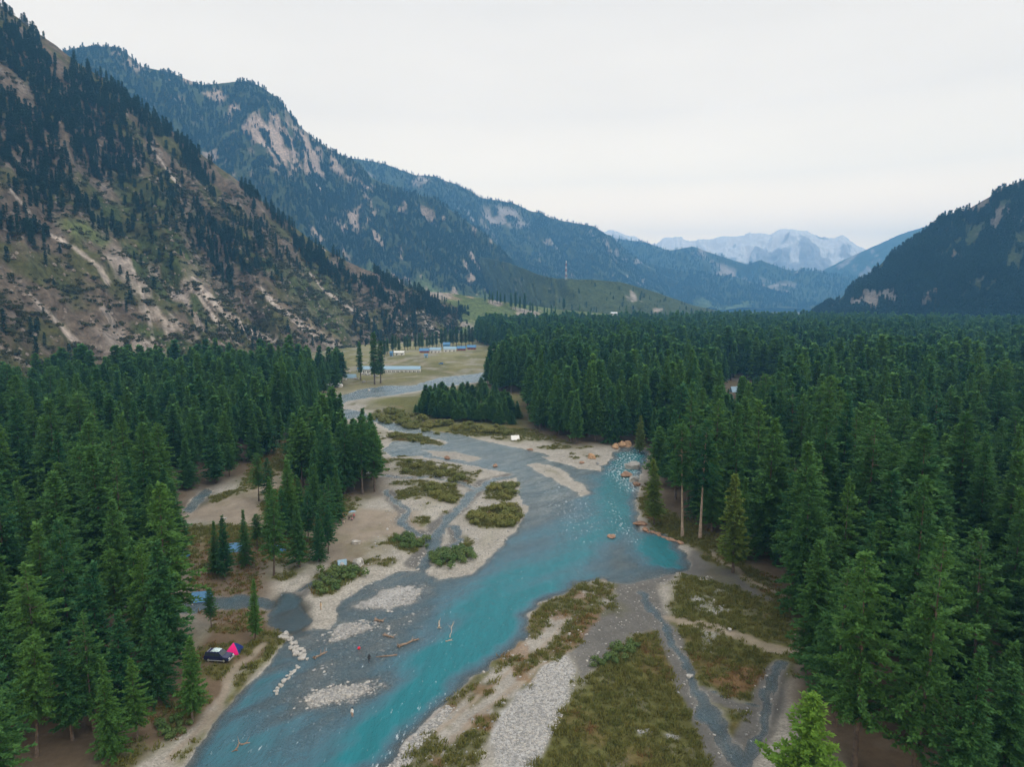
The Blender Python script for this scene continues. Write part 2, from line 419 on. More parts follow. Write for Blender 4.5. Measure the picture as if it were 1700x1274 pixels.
def floor_fields(X, Y):
    """height offset above the long profile, and water depth"""
    r = np.hypot(X, Y)
    wx, wy = X + (fbm(X / 3, Y / 3, 31, 3) - .5) * 2.2, Y + (fbm(X / 3, Y / 3, 32, 3) - .5) * 2.2
    wx = wx + (fbm(X / 13, Y / 13, 33, 2) - .5) * 5.0; wy = wy + (fbm(X / 13, Y / 13, 34, 2) - .5) * 5.0
    sd = water_sd(wx, wy)
    fine = fbm(X / 1.3, Y / 1.3, 21, 3) - .5
    med = fbm(X / 9, Y / 9, 22, 3) - .5
    streaks = fbm((X * .75 + Y * .66) / 16, (X * .66 - Y * .75) / 3.0, 27, 3) - .5
    deep = 1 - sst(-9, 12, near(wx, wy, DEEP, 30, sdist) + (fbm((X * .75 + Y * .66) / 40, (X * .66 - Y * .75) / 9, 29, 3) - .5) * 14)
    deep = deep * (1 - .55 * (1 - sst(-10, 16, near(wx, wy, UPFADE, 40, sdist))))  # depth eased so the water colour takes on a pale sky reflection
    deep2 = 1 - sst(-4, 3, near(wx, wy, DEEP2, 20, sdist))
    pool = 1 - sst(-2, 2, near(wx, wy, W_POOL, 10, sdist))
    shoal = 1 - sst(-6, 6, near(wx, wy, SHOAL, 12, sdist))
    dmax = 0.22 - .10 * sst(190, 250, r) + 1.6 * deep + 1.3 * deep2 * (1 - deep) + 0.05 * pool
    low = 1 - sst(-6, 8, near(wx, wy, LOWER, 25, sdist) + streaks * 10)
    dmax = np.maximum(dmax, .22 + .45 * low)
    dmax = dmax * (1 - .75 * shoal)
    cob = np.zeros_like(X)
    for c in COBB: cob = np.maximum(cob, 1 - sst(-2.0, 2.0, near(wx, wy, c, 12, sdist)))
    ins = np.clip(-sd, 0, None)
    depth = np.minimum(dmax, 0.02 + ins * 0.28)
    bedn = fine * 0.16 + streaks * 0.28 + med * 0.14
    hw = -depth + bedn * np.clip(ins / 2, 0, 1) * (1 - 0.6 * deep) + cob * (0.36 + fine * .35)
    land = np.clip(sd, 0, None)
    rise = 0.06 + 0.9 * sst(0, 14, land) + 0.8 * sst(10, 60, land)
    hl = rise + fine * 0.10 * sst(0, 2, land) + med * 0.5 * sst(0, 8, land)
    hump = np.zeros_like(X)
    h = np.where(sd < 0, hw, hl)
    big = (fbm(X / 120, Y / 120, 24, 3) - .5) * 6.0 * sst(30, 160, land) * sst(150, 500, r)
    return h + big, sd, deep, deep2, cob, shoal

def floor_z(x, y):
    x = np.atleast_1d(np.asarray(x, float)); y = np.atleast_1d(np.asarray(y, float))
    return base(y) + floor_fields(x, y)[0]

def fz(x, y): return float(floor_z(x, y)[0])

# ------------------------------------------------------------------ valley floor sheet
NA, NR = 620, 640
ang = np.radians(np.linspace(-58, 60, NA))
rad = 45.0 * (3200.0 / 45.0) ** np.linspace(0, 1, NR)
A2, R2 = np.meshgrid(ang, rad)
GX, GY = (R2 * np.sin(A2)).ravel(), (R2 * np.cos(A2)).ravel()
gh, gsd, gdeep, gdeep2, gcob, gshoal = floor_fields(GX, GY)
GZ = base(GY) + gh
idx = np.arange(NA * NR).reshape(NR, NA)
GF = np.stack([idx[:-1, :-1], idx[:-1, 1:], idx[1:, 1:], idx[1:, :-1]], -1).reshape(-1, 4)

def col(*c): return np.array(c, float)
c_for, c_grass, c_rust = col(.105, .078, .052), col(.115, .115, .038), col(.17, .095, .045)
c_grav, c_cob, c_dirt, c_wet = col(.30, .28, .245), col(.33, .325, .315), col(.25, .21, .165), col(.13, .125, .115)
c_olive, c_bushg, c_bed, c_field = col(.098, .098, .028), col(.06, .075, .022), col(.21, .205, .19), col(.20, .185, .088)
wx, wy = warp(GX, GY)
colr = np.tile(c_grass, (len(GX), 1)); grv = np.zeros(len(GX)); grs = np.ones(len(GX))
def paint(poly, c, fe, g=None, s=None, line=None, amt=1.0):
    global colr, grv, grs
    r = np.hypot(wx, wy); f = fe * np.clip(r / 200, 0.6, 4)
    d = near(wx, wy, poly, 40, sdist) if line is None else near(wx, wy, poly, 40, ldist) - line
    w = (1 - sst(-f, f, d)) * amt
    colr = colr * (1 - w[:, None]) + c * w[:, None]
    if g is not None: grv = grv * (1 - w) + g * w
    if s is not None: grs = grs * (1 - w) + s * w
# river corridor: gravel near the water unless something else grows there
gw = 1 - sst(3, 26, gsd + (fbm(GX / 14, GY / 14, 41, 3) - .5) * 16)
colr = colr * (1 - gw[:, None]) + c_grav * gw[:, None]; grv = np.maximum(grv, gw); grs *= 1 - gw
for p in (FOREST_L, FOREST_R, FOREST_M): paint(p, c_for, 6, 0.0, 0.35)
paint(SPARSE, c_for * 1.25, 5, .1, .5)
paint(FIELD, c_field * .9, 12, .1, .8)
paint(G((590,600),(700,600),(700,640),(600,650),(560,660),(560,630)), c_field * .85, 12, .1, .8)
paint(G((560,560),(720,560),(800,570),(780,590),(600,605)), c_field * 1.2, 20, .3, .5)
paint(BUSHES, c_olive * 1.1, 5, 0, 1); paint(YOUNG, c_olive * .8, 5, 0, 1)
paint(G((310,880),(440,884),(452,900),(440,915),(320,910)), c_olive, 3, 0, 1)
paint(G((312,850),(345,826),(400,815),(385,830),(330,845)), c_olive, 3, 0, 1)
for p in DIRT: paint(p, c_dirt * (.8 if p is DIRT[2] else 1), 3, .35, .1)
paint(BAR, c_grav * .95, 1.5, .8, .1)
for p in ISLB: paint(p, c_olive, 1.6, 0, 1)
paint(MEADOW, c_olive * .95, 1.6, 0, 1); paint(MEADOW2, c_olive * .9, 2, 0, 1)
paint(WETMUD, c_wet, 1.4, .6, 0); paint(WETMUD2, c_wet * .9, 1.4, .4, 0); paint(WETMUD3, c_wet * .75, 1.5, .3, .1)
paint(G((1070,800),(1064,858),(1078,886),(1108,892),(1142,908),(1200,950),(1262,978),(1230,930),(1150,870),(1095,840)), c_olive * .8, 2.0, .1, .8)
for p in BARGRASS: paint(p, c_olive * .9, 1.0, 0.1, .9, amt=.85)
for p in RUST: paint(p, c_rust, 1.3, 0.1, .7, amt=.8)
paint(COBBAR, c_cob, .9, 1, 0); paint(RIVCOB, c_cob, .8, 1, 0)
for p in PALEROCK: paint(p, c_cob * 1.05, 1.6, .8, .1, amt=.85 * sst(.42, .58, fbm(GX / 1.6, GY / 1.6, 57, 3)))
paint(CAMPFLOOR, c_for * 1.2 + col(.01, .004, .0), 2, .05, .25)
paint(CAMPFLOOR, c_olive * .9, 2, 0, .9, amt=.8 * sst(.50, .62, fbm(GX / 4, GY / 4, 163, 4)))
paint(BANKGRASS, c_olive * 1.1, 2.2, 0, 1)
for pts, hw in STREAMS: paint(pts, c_wet * .95, .8, .5, 0, line=hw + .9)
paint(W_CREEK, c_wet * .5, 3, .6, 0)
for pts, hw in TRACKS: paint(pts, c_dirt * 1.08, .6, .35, 0, line=hw, amt=.85)
bw = 1 - sst(-2, 1, near(wx, wy, BAR, 12, sdist)); cw = 1 - sst(-1, 1, near(wx, wy, COBBAR, 12, sdist)); rw_ = 1 - sst(-1, 1, near(wx, wy, RIVCOB, 12, sdist))
pt = sst(.47, .60, fbm(GX / 4.5, GY / 4.5, 151, 4)) * bw * (1 - cw) * (1 - rw_) * .8
colr = colr * (1 - pt[:, None]) + c_olive * .85 * pt[:, None]; grs = np.maximum(grs, pt); grv *= 1 - pt
pt = sst(.56, .66, fbm(GX / 5, GY / 5, 153, 4)) * bw * (1 - cw) * .6
colr = colr * (1 - pt[:, None]) + c_rust * pt[:, None]
pt = sst(.50, .62, fbm(GX / 8, GY / 8, 157, 4)) * sst(3, 7, gsd) * (1 - bw) * (1 - cw) * grv * .75 * (np.hypot(GX, GY) < 500)
colr = colr * (1 - pt[:, None]) + c_olive * pt[:, None]; grs = np.maximum(grs, pt); grv *= 1 - pt
pt = sst(.45, .62, fbm(GX / 26, GY / 40, 159, 4)) * sst(450, 600, np.hypot(GX, GY)) * .7
colr = colr * (1 - pt[:, None]) + c_olive * 1.05 * pt[:, None]
pt = sst(.54, .66, fbm(GX / 11, GY / 20, 161, 4)) * sst(450, 600, np.hypot(GX, GY)) * (1 - sst(1200, 1500, np.hypot(GX, GY))) * .6
colr = colr * (1 - pt[:, None]) + c_grav * .9 * pt[:, None]
# scattered rust and dry patches on the meadows
grs *= 1 - cw * .9
pt = sst(.52, .70, fbm(GX / 9, GY / 9, 52, 4)) * grs * .35 * (np.hypot(GX, GY) < 400)
colr = colr * (1 - pt[:, None]) + c_rust * .8 * pt[:, None]
pt = sst(.60, .72, fbm(GX / 5, GY / 5, 55, 4)) * grs * .22 * (np.hypot(GX, GY) < 300)
colr = colr * (1 - pt[:, None]) + c_grav * .8 * pt[:, None]
# river bed and wet edge (wet stone really is darker; upstream bed paled as sky sheen)
inb = 1 - sst(-.5, .6, gsd)
bedv = .45 + 1.1 * fbm((GX * .75 + GY * .66) / 9, (GX * .66 - GY * .75) / 2.2, 173, 4)
colr = colr * (1 - inb[:, None]) + ((c_bed + (c_grav * 1.5 - c_bed) * (sst(150, 230, np.hypot(GX, GY)) * .8)[:, None]) * bedv[:, None]) * inb[:, None]; grv = np.maximum(grv, inb); grs *= 1 - inb  # upstream bed lightened, painting in the silvery sky reflection
gc = gcob * sst(-.05, .12, gh)
colr = colr * (1 - gc[:, None]) + c_cob * .95 * gc[:, None]
pl = W_POOL; w = 1 - sst(-1, 2, near(wx, wy, pl, 12, sdist)); colr = colr * (1 - w[:, None]) + col(.05, .05, .04) * w[:, None]  # dark pool bed, also standing in for the forest mirrored there
far = sst(900, 1500, np.hypot(GX, GY))
fc = c_field * .8 + (fbm(GX / 60, GY / 60, 61, 4)[:, None] - .5) * .12
colr = colr * (1 - far[:, None] * .7) + fc * far[:, None] * .7
colr = np.clip(colr * (0.82 + .36 * fbm(GX / 2.2, GY / 2.2, 66, 3))[:, None] * (0.85 + .3 * fbm(GX / 22, GY / 22, 67, 3))[:, None], 0, 1)

def ground_material():
    m, n, l, b = mat_new('valley_floor')
    ca = n.new('ShaderNodeAttribute'); ca.attribute_name = 'zone'
    ga = n.new('ShaderNodeAttribute'); ga.attribute_name = 'gravel'
    sa = n.new('ShaderNodeAttribute'); sa.attribute_name = 'grass'
    tcn = n.new('ShaderNodeTexCoord')
    vo = n.new('ShaderNodeTexVoronoi'); vo.inputs['Scale'].default_value = 3.5
    l.new(tcn.outputs['Object'], vo.inputs['Vector'])
    sp = n.new('ShaderNodeSeparateColor'); l.new(vo.outputs['Color'], sp.inputs[0])
    pr = n.new('ShaderNodeMapRange'); pr.inputs[3].default_value = 0.75; pr.inputs[4].default_value = 1.3
    l.new(sp.outputs[0], pr.inputs[0])
    n1 = n.new('ShaderNodeTexNoise'); n1.inputs['Scale'].default_value = 0.9; n1.inputs['Detail'].default_value = 8; n1.inputs['Roughness'].default_value = .75
    l.new(tcn.outputs['Object'], n1.inputs['Vector'])
    gr = n.new('ShaderNodeMapRange'); gr.inputs[1].default_value = .3; gr.inputs[2].default_value = .7; gr.inputs[3].default_value = 0.5; gr.inputs[4].default_value = 1.5
    l.new(n1.outputs[0], gr.inputs[0])
    a = n.new('ShaderNodeMix'); a.inputs[2].default_value = 1.0; l.new(ga.outputs['Fac'], a.inputs[0]); l.new(pr.outputs[0], a.inputs[3])
    s = n.new('ShaderNodeMix'); l.new(sa.outputs['Fac'], s.inputs[0]); l.new(a.outputs[0], s.inputs[2]); l.new(gr.outputs[0], s.inputs[3])
    v = n.new('ShaderNodeVectorMath'); v.operation = 'SCALE'; l.new(ca.outputs['Color'], v.inputs[0]); l.new(s.outputs[0], v.inputs['Scale'])
    l.new(v.outputs[0], b.inputs['Base Color'])
    b.inputs['Roughness'].default_value = .92; b.inputs['Specular IOR Level'].default_value = .2
    bm = n.new('ShaderNodeBump'); bm.inputs['Strength'].default_value = .7; bm.inputs['Distance'].default_value = .18
    l.new(n1.outputs[0], bm.inputs['Height']); l.new(bm.outputs[0], b.inputs['Normal'])
    return m

gm = mesh_np('valley_ground', np.stack([GX, GY, GZ], -1), GF, [ground_material()], smooth=True)
attr(gm, 'zone', colr, 'FLOAT_COLOR'); attr(gm, 'gravel', grv); attr(gm, 'grass', grs)
tag(link('ground', gm), 'valley floor of gravel bars, olive meadow and brown forest floor', 'ground', kind='structure')
# the floor goes on all round and to the horizon, a little lower
mb = MB(); n = 48
ringr = [0.0, 60, 400, 3000, 16000]
V = [(0, 0, -2.2)]; F = []
for r_ in ringr[1:]:
    for k in range(n):
        a_ = 2 * math.pi * k / n; yy = r_ * math.cos(a_)
        V.append((r_ * math.sin(a_), yy, -2.6 + min(float(base(min(yy, 3000))), 20) - (12 if r_ > 60 else 0)))
for k in range(n): F.append((0, 1 + (k + 1) % n, 1 + k))
for i in range(len(ringr) - 2):
    for k in range(n): F.append((1 + i*n + k, 1 + i*n + (k+1) % n, 1 + (i+1)*n + (k+1) % n, 1 + (i+1)*n + k))
M_far = simple('outer_floor', (.10, .10, .05), .95, var=.4, scale=.01)
tag(mb.add(V, F).build('outer_ground', M_far), 'low valley ground running on to the horizon', 'ground', kind='structure')

# ------------------------------------------------------------------ river
wmask = gsd < 5.0
fm = wmask[GF].all(1) & (np.hypot(GX, GY)[GF].max(1) < 1400)
used = np.unique(GF[fm]); remap = -np.ones(len(GX), int); remap[used] = np.arange(len(used))
wxx, wyy = GX[used], GY[used]
rip = (fbm((wxx * .7 + wyy * .7) / 5, (wxx * .7 - wyy * .7) / 1.6, 71, 3) - .5) * .07
wm = mesh_np('river_water', np.stack([wxx, wyy, base(wyy) + rip * sst(.1, .5, -gh[used])], -1), remap[GF[fm]], smooth=True)
attr(wm, 'depth', np.clip(-gh[used], 0, 3))
wcl = 1 - sst(0, 60, near(wxx, wyy, G((1000,790),(1020,755),(1062,745),(1066,800),(1050,830),(1010,820)), 40, sdist))
attr(wm, 'rapid', np.maximum.reduce([
    .75 * (1 - sst(-4, 6, near(wxx, wyy, G((1005,785),(1030,752),(1065,745),(1066,820),(1040,818)), 20, sdist))),
    .5 * (1 - sst(-2, 3, near(wxx, wyy, G((600,1280),(700,1170),(730,1150),(745,1160),(700,1200),(660,1245),(625,1290)), 20, sdist))),
    .16 * (1 - sst(-6, 8, near(wxx, wyy, SHAL, 20, sdist))), .45 * (1 - sst(-8, 8, near(wxx, wyy, G((640,720),(700,715),(860,760),(960,800),(1000,850),(960,900),(880,850),(860,800),(700,770)), 30, sdist))),  # braids: riffles plus extra white painted for silvery sky reflection
    .35 * (1 - sst(-4, 8, near(wxx, wyy, G((860,800),(950,850),(1000,870),(960,900),(880,850),(700,770),(690,745)), 20, sdist))),
    .55 * (1 - sst(-2, 5, near(wxx, wyy, G((1010,830),(1040,870),(1060,900),(1050,905),(1020,870)), 20, sdist)))]))
def water_material():
    m = bpy.data.materials.new('river_water'); m.use_nodes = True
    n, l = m.node_tree.nodes, m.node_tree.links; n.clear()
    out = n.new('ShaderNodeOutputMaterial')
    da = n.new('ShaderNodeAttribute'); da.attribute_name = 'depth'
    ra = n.new('ShaderNodeAttribute'); ra.attribute_name = 'rapid'
    tcn = n.new('ShaderNodeTexCoord')
    mp = n.new('ShaderNodeMapping'); mp.inputs['Rotation'].default_value = (0, 0, math.radians(-42)); mp.inputs['Scale'].default_value = (1.6, .55, 1)
    l.new(tcn.outputs['Object'], mp.inputs[0])
    n1 = n.new('ShaderNodeTexNoise'); n1.inputs['Scale'].default_value = .8; n1.inputs['Detail'].default_value = 7; n1.inputs['Roughness'].default_value = .62
    l.new(mp.outputs[0], n1.inputs['Vector'])
    bump = n.new('ShaderNodeBump'); bump.inputs['Strength'].default_value = .8; bump.inputs['Distance'].default_value = .6
    l.new(n1.outputs[0], bump.inputs['Height'])
    # milky glacier water hides its bed as it gets deeper
    cr = n.new('ShaderNodeValToRGB'); l.new(da.outputs['Fac'], cr.inputs[0])
    cr.color_ramp.elements[0].position = .12; cr.color_ramp.elements[0].color = (.10, .135, .155, 1)
    cr.color_ramp.elements[1].position = 1.0; cr.color_ramp.elements[1].color = (.008, .145, .175, 1)
    cr.color_ramp.elements.new(.5).color = (.075, .170, .225, 1)  # mid depth paler blue, sky reflection painted into the colour
    mpf = n.new('ShaderNodeMapping'); mpf.inputs['Rotation'].default_value = (0, 0, math.radians(-42)); mpf.inputs['Scale'].default_value = (.55, .10, 1); l.new(tcn.outputs['Object'], mpf.inputs[0])
    n3 = n.new('ShaderNodeTexNoise'); n3.inputs['Scale'].default_value = .9; n3.inputs['Detail'].default_value = 6; n3.inputs['Roughness'].default_value = .7; l.new(mpf.outputs[0], n3.inputs['Vector'])
    tb = n.new('ShaderNodeMapRange'); tb.inputs[1].default_value = .3; tb.inputs[2].default_value = .7; tb.inputs[3].default_value = .84; tb.inputs[4].default_value = 1.16; l.new(n3.outputs[0], tb.inputs[0])  # ripple light and turbidity painted as tone streaks along the current
    tv = n.new('ShaderNodeVectorMath'); tv.operation = 'SCALE'; l.new(cr.outputs[0], tv.inputs[0]); l.new(tb.outputs[0], tv.inputs['Scale'])
    dif = n.new('ShaderNodeBsdfDiffuse'); l.new(tv.outputs[0], dif.inputs[0])
    tr = n.new('ShaderNodeBsdfTransparent'); tr.inputs[0].default_value = (.70, .77, .81, 1)
    tcr = n.new('ShaderNodeValToRGB'); l.new(da.outputs['Fac'], tcr.inputs[0]); tcr.color_ramp.elements[0].color = (.95, .97, .98, 1); tcr.color_ramp.elements[1].position = .35; tcr.color_ramp.elements[1].color = (.58, .70, .77, 1)
    l.new(tcr.outputs[0], tr.inputs[0])
    op = n.new('ShaderNodeMapRange'); op.inputs[1].default_value = .0; op.inputs[2].default_value = .9; op.inputs[3].default_value = .12; op.inputs[4].default_value = .97
    l.new(da.outputs['Fac'], op.inputs[0])
    body = n.new('ShaderNodeMixShader'); l.new(op.outputs[0], body.inputs[0]); l.new(tr.outputs[0], body.inputs[1]); l.new(dif.outputs[0], body.inputs[2])
    gl = n.new('ShaderNodeBsdfGlossy'); gl.inputs['Roughness'].default_value = .27; gl.inputs[0].default_value = (.86, .95, 1, 1)
    l.new(bump.outputs[0], gl.inputs['Normal'])
    fr = n.new('ShaderNodeFresnel'); fr.inputs[0].default_value = 1.33; l.new(bump.outputs[0], fr.inputs['Normal'])
    sf = n.new('ShaderNodeMixShader'); l.new(fr.outputs[0], sf.inputs[0]); l.new(body.outputs[0], sf.inputs[1]); l.new(gl.outputs[0], sf.inputs[2])
    # broken white water over stones; in the braids it also paints silvery sky sheen
    n2 = n.new('ShaderNodeTexNoise'); n2.inputs['Scale'].default_value = .9; n2.inputs['Detail'].default_value = 5; n2.inputs['Roughness'].default_value = .7
    l.new(mp.outputs[0], n2.inputs['Vector'])
    ad = n.new('ShaderNodeMath'); ad.operation = 'MULTIPLY_ADD'; ad.inputs[1].default_value = .20; l.new(ra.outputs['Fac'], ad.inputs[0]); l.new(n2.outputs[0], ad.inputs[2])
    fo = n.new('ShaderNodeMapRange'); fo.inputs[1].default_value = .65; fo.inputs[2].default_value = .82; fo.inputs[3].default_value = 0; fo.inputs[4].default_value = .85
    l.new(ad.outputs[0], fo.inputs[0])
    wd = n.new('ShaderNodeBsdfDiffuse'); wd.inputs[0].default_value = (.72, .78, .8, 1)
    fx = n.new('ShaderNodeMixShader'); l.new(fo.outputs[0], fx.inputs[0]); l.new(sf.outputs[0], fx.inputs[1]); l.new(wd.outputs[0], fx.inputs[2])
    l.new(fx.outputs[0], out.inputs[0])
    return m
wm.materials.append(water_material())
tag(link('river', wm), 'turquoise glacier river running over shallow grey gravel', 'river', kind='structure')

# ------------------------------------------------------------------ mountains
def mountain_material(name):
    m, n, l, b = mat_new(name)
    ca = n.new('ShaderNodeAttribute'); ca.attribute_name = 'zone'
    sa = n.new('ShaderNodeAttribute'); sa.attribute_name = 'grain'
    tcn = n.new('ShaderNodeTexCoord')
    t = n.new('ShaderNodeTexNoise'); t.inputs['Scale'].default_value = .12; t.inputs['Detail'].default_value = 9; t.inputs['Roughness'].default_value = .75
    l.new(tcn.outputs['Object'], t.inputs['Vector'])
    r = n.new('ShaderNodeMapRange'); r.inputs[1].default_value = .32; r.inputs[2].default_value = .68; r.inputs[3].default_value = .35; r.inputs[4].default_value = 1.65
    l.new(t.outputs[0], r.inputs[0])
    v = n.new('ShaderNodeVectorMath'); v.operation = 'SCALE'; l.new(ca.outputs['Color'], v.inputs[0]); l.new(r.outputs[0], v.inputs['Scale'])
    l.new(v.outputs[0], b.inputs['Base Color'])
    b.inputs['Roughness'].default_value = .95; b.inputs['Specular IOR Level'].default_value = .1
    bm = n.new('ShaderNodeBump'); bm.inputs['Strength'].default_value = .8; bm.inputs['Distance'].default_value = 4.0
    l.new(t.outputs[0], bm.inputs['Height']); l.new(bm.outputs[0], b.inputs['Normal'])
    return m
M_mount = mountain_material('mountain_side')

def mountain(label, rows, nu, nv, amp, lam, colour, seed, name='mountain', back=0.6, ridge_amp=.12, prof=1.2, ds=1.0):
    """front face from a ridge line down to its foot, gullied, with a back face beyond the ridge.
    colour(info) -> (N,3) base colours; returns the front grid for planting"""
    rows = np.array(rows, float); rows[:, 2] *= ds; rows[:, 4] *= ds; amp *= ds; lam *= ds
    Rg = np.array([PD(a, b_, D) for a, b_, D, _, _ in rows])
    Ft = []
    for _, _, _, fx, fD in rows:
        q = PD(fx, 505, fD); Ft.append((q[0], q[1], float(base(q[1])) - 6.0))
    Ft = np.array(Ft)
    seglen = np.linalg.norm(np.diff(Rg, axis=0), axis=1); s = np.concatenate([[0], np.cumsum(seglen)])
    uu = np.linspace(0, s[-1], nu)
    R_ = np.stack([np.interp(uu, s, Rg[:, k]) for k in range(3)], -1)
    # smooth the foot a little
    F_ = np.stack([np.interp(uu, s, Ft[:, k]) for k in range(3)], -1)
    kern = max(3, nu // 25); pad = np.pad(F_, ((kern, kern), (0, 0)), 'edge')
    F_ = np.stack([np.convolve(pad[:, k], np.ones(2*kern+1) / (2*kern+1), 'valid') for k in range(3)], -1)
    vv = np.linspace(0, 1, nv)
    U, Vv = np.meshgrid(uu, vv, indexing='ij')
    g = 1 - (1 - Vv) ** prof
    Pn = R_[:, None, :] * (1 - Vv[..., None]) + F_[:, None, :] * Vv[..., None]
    Pn[..., 2] = R_[:, None, 2] + (F_[:, None, 2] - R_[:, None, 2]) * g
    L = np.linalg.norm(R_ - F_, axis=1)[:, None] * Vv
    wob = (fbm(U / lam, L / lam, seed + 5, 3) - .5) * .9
    gul = ridged(U / lam + wob, L / (lam * 3.2), seed, 4) - .62
    iso = fbm(U / (lam * .4), L / (lam * .4), seed + 9, 5) - .5
    w = sst(0, .12, Vv) * (1 - sst(.85, 1, Vv) * .8)
    disp = amp * (gul * 1.6 + iso * .55) * (ridge_amp + (1 - ridge_amp) * w)
    dn = F_ - R_; hor = dn.copy(); hor[:, 2] = 0; hor /= np.linalg.norm(hor, axis=1)[:, None]
    Pn[..., 2] += disp * .75
    Pn[..., 0] += hor[:, None, 0] * disp * .65; Pn[..., 1] += hor[:, None, 1] * disp * .65
    front = Pn.copy()
    nb = 6
    B = []
    for k in range(nb, 0, -1):
        q = R_ - hor * (L.max() * back * k / nb); q = q.copy(); q[:, 2] = R_[:, 2] - (R_[:, 2] + 20) * (k / nb) ** 1.3 * .9
        B.append(q)
    full = np.concatenate([np.stack(B, 1), front], 1)
    nn = full.shape[1]
    id_ = np.arange(nu * nn).reshape(nu, nn)
    Fc = np.stack([id_[:-1, :-1], id_[:-1, 1:], id_[1:, 1:], id_[1:, :-1]], -1).reshape(-1, 4)
    px, py, dep = project(front)
    gz = np.gradient(front[..., 2], axis=1) / (np.linalg.norm(np.gradient(front, axis=1)[..., :2], axis=-1) + 1e-6)
    info = dict(px=px, py=py, v=Vv, u=U, L=L, gul=gul, iso=iso, steep=-gz, X=front)
    cf, dens = colour(info)
    cfull = np.concatenate([np.repeat(cf[:, :1], nb, 1), cf], 1)
    me = mesh_np('mountain', full.reshape(-1, 3), Fc, [M_mount], smooth=True)
    attr(me, 'zone', np.clip(cfull.reshape(-1, 3), 0, 1), 'FLOAT_COLOR')
    o = tag(link(name, me), label, 'mountain', kind='structure')
    return front, dens, o

def mixc(a, b, w): return a * (1 - w[..., None]) + b * w[..., None]
rk_br, rk_pale, rk_tan = col(.17, .13, .10), col(.36, .31, .27), col(.31, .235, .16)
gr_ol, gr_dk, gr_lt = col(.105, .105, .04), col(.055, .07, .03), col(.13, .17, .055)

def line_w(i, pts, w0, w1):
    """weight along a photographed line; width grows from w0 to w1 (photo px)"""
    X, Y = i['px'], i['py']; X = X + (i['iso']) * 10; Y = Y + i['gul'] * 8
    out = np.zeros_like(X); n = len(pts) - 1
    for k in range(n):
        d = seg_dist(X, Y, np.array(pts[k], float), np.array(pts[k+1], float))
        w = .8 * (w0 + (w1 - w0) * (k + .5) / n)
        out = np.maximum(out, 1 - sst(w * .5, w * 1.1, d))
    return out

def poly_w(i, pts, f=8):
    X = i['px'] + (i['iso']) * 24; Y = i['py'] + i['gul'] * 16
    return 1 - sst(-f, f, sdist(X, Y, pts))

def col_L1(i):
    n1 = fbm(i['u'] / 60, i['L'] / 60, 3, 5); n2 = fbm(i['u'] / 25, i['L'] / 40, 8, 4); n3 = fbm(i['u'] / 150, i['L'] / 150, 18, 4)
    c = np.broadcast_to(gr_ol * .78, i['X'].shape).copy()
    c = mixc(c, rk_br * .8, sst(.40, .56, n1) * .9)
    c = mixc(c, rk_pale * .6, sst(.58, .74, n2) * sst(.35, .6, n1) * .6)
    c = mixc(c, gr_lt * .42, sst(.55, .65, n3) * (1 - sst(.5, .6, n2)) * sst(.25, .5, i['v']))
    crag = poly_w(i, [(150,425),(235,420),(330,465),(340,560),(240,600),(190,590),(140,500)], 25)
    c = mixc(c, mixc(np.broadcast_to(rk_tan, c.shape), rk_pale, sst(.4, .6, n2)), crag * sst(.48, .60, n1 * .3 + n2 * .7) * .7)
    c = mixc(c, gr_ol * .85, poly_w(i, [(-60,560),(20,590),(70,620),(110,660),(60,700),(-60,700)], 12) * .9)
    c = mixc(c, gr_lt * .9, poly_w(i, [(100,365),(150,370),(190,400),(170,415),(120,395)], 10) * .8)
    c = mixc(c, gr_lt * .55, poly_w(i, [(300,440),(400,480),(520,560),(700,560),(720,520),(560,460),(520,440)], 25) * .6 * sst(.35, .6, n3))
    sc = np.zeros_like(n1)
    for pts, a, b in [([(18,318),(45,350),(75,385),(110,405),(140,425),(165,445),(180,470)], 2.5, 7), ([(48,490),(80,522),(105,548),(140,582)], 3, 8),
                      ([(322,465),(345,492),(375,520),(410,545),(455,562)], 6, 13), ([(330,490),(355,530),(400,570)], 3, 9), ([(515,455),(540,485),(575,508),(600,522)], 2, 5),
                      ([(430,480),(470,520),(520,552),(560,575)], 4, 14), ([(0,575),(45,605),(90,628),(140,640)], 3, 9), ([(215,430),(240,500),(255,565),(275,600)], 3, 5),
                      ([(450,500),(500,545),(540,565)], 4, 8), ([(620,560),(660,545),(690,520)], 3, 5), ([(700,520),(715,545),(735,560)], 4, 9), ([(250,245),(275,280),(300,310)], 2, 4), ([(520,385),(540,415)], 2, 3)]:
        sc = np.maximum(sc, line_w(i, pts, a, b))
    c = mixc(c, rk_pale * 1.15 * (.7 + .6 * n2[..., None]), np.clip(sc, 0, 1) * sst(.2, .42, n2) * .9)
    c = mixc(c, rk_tan * .9, line_w(i, [(460,500),(510,535),(560,565)], 4, 12) * .5)
    clump = fbm(i['u'] / 55, i['L'] / 80, 33, 3)
    hi = sst(.86, .30, i['v'] + (n3 - .5) * .5)
    d = hi ** 1.5 * sst(.32, .56, clump) + (1 - hi) * .22 * sst(.46, .62, clump)
    band = poly_w(i, [(380,330),(520,420),(740,480),(760,515),(690,530),(560,440),(470,420)], 20)
    d = np.maximum(d, band * .7 * sst(.40, .55, clump))
    d *= (1 - sst(.90, .97, i['v'])) * (1 - np.clip(sc, 0, 1)) * (1 - crag * .75)
    d *= 1 - poly_w(i, [(-60,560),(20,590),(70,620),(110,660),(60,700),(-60,700)], 12)
    d *= 1 - .8 * poly_w(i, [(95,360),(150,365),(195,400),(170,420),(120,398)], 10)
    return c, d
TR1 = col_L1
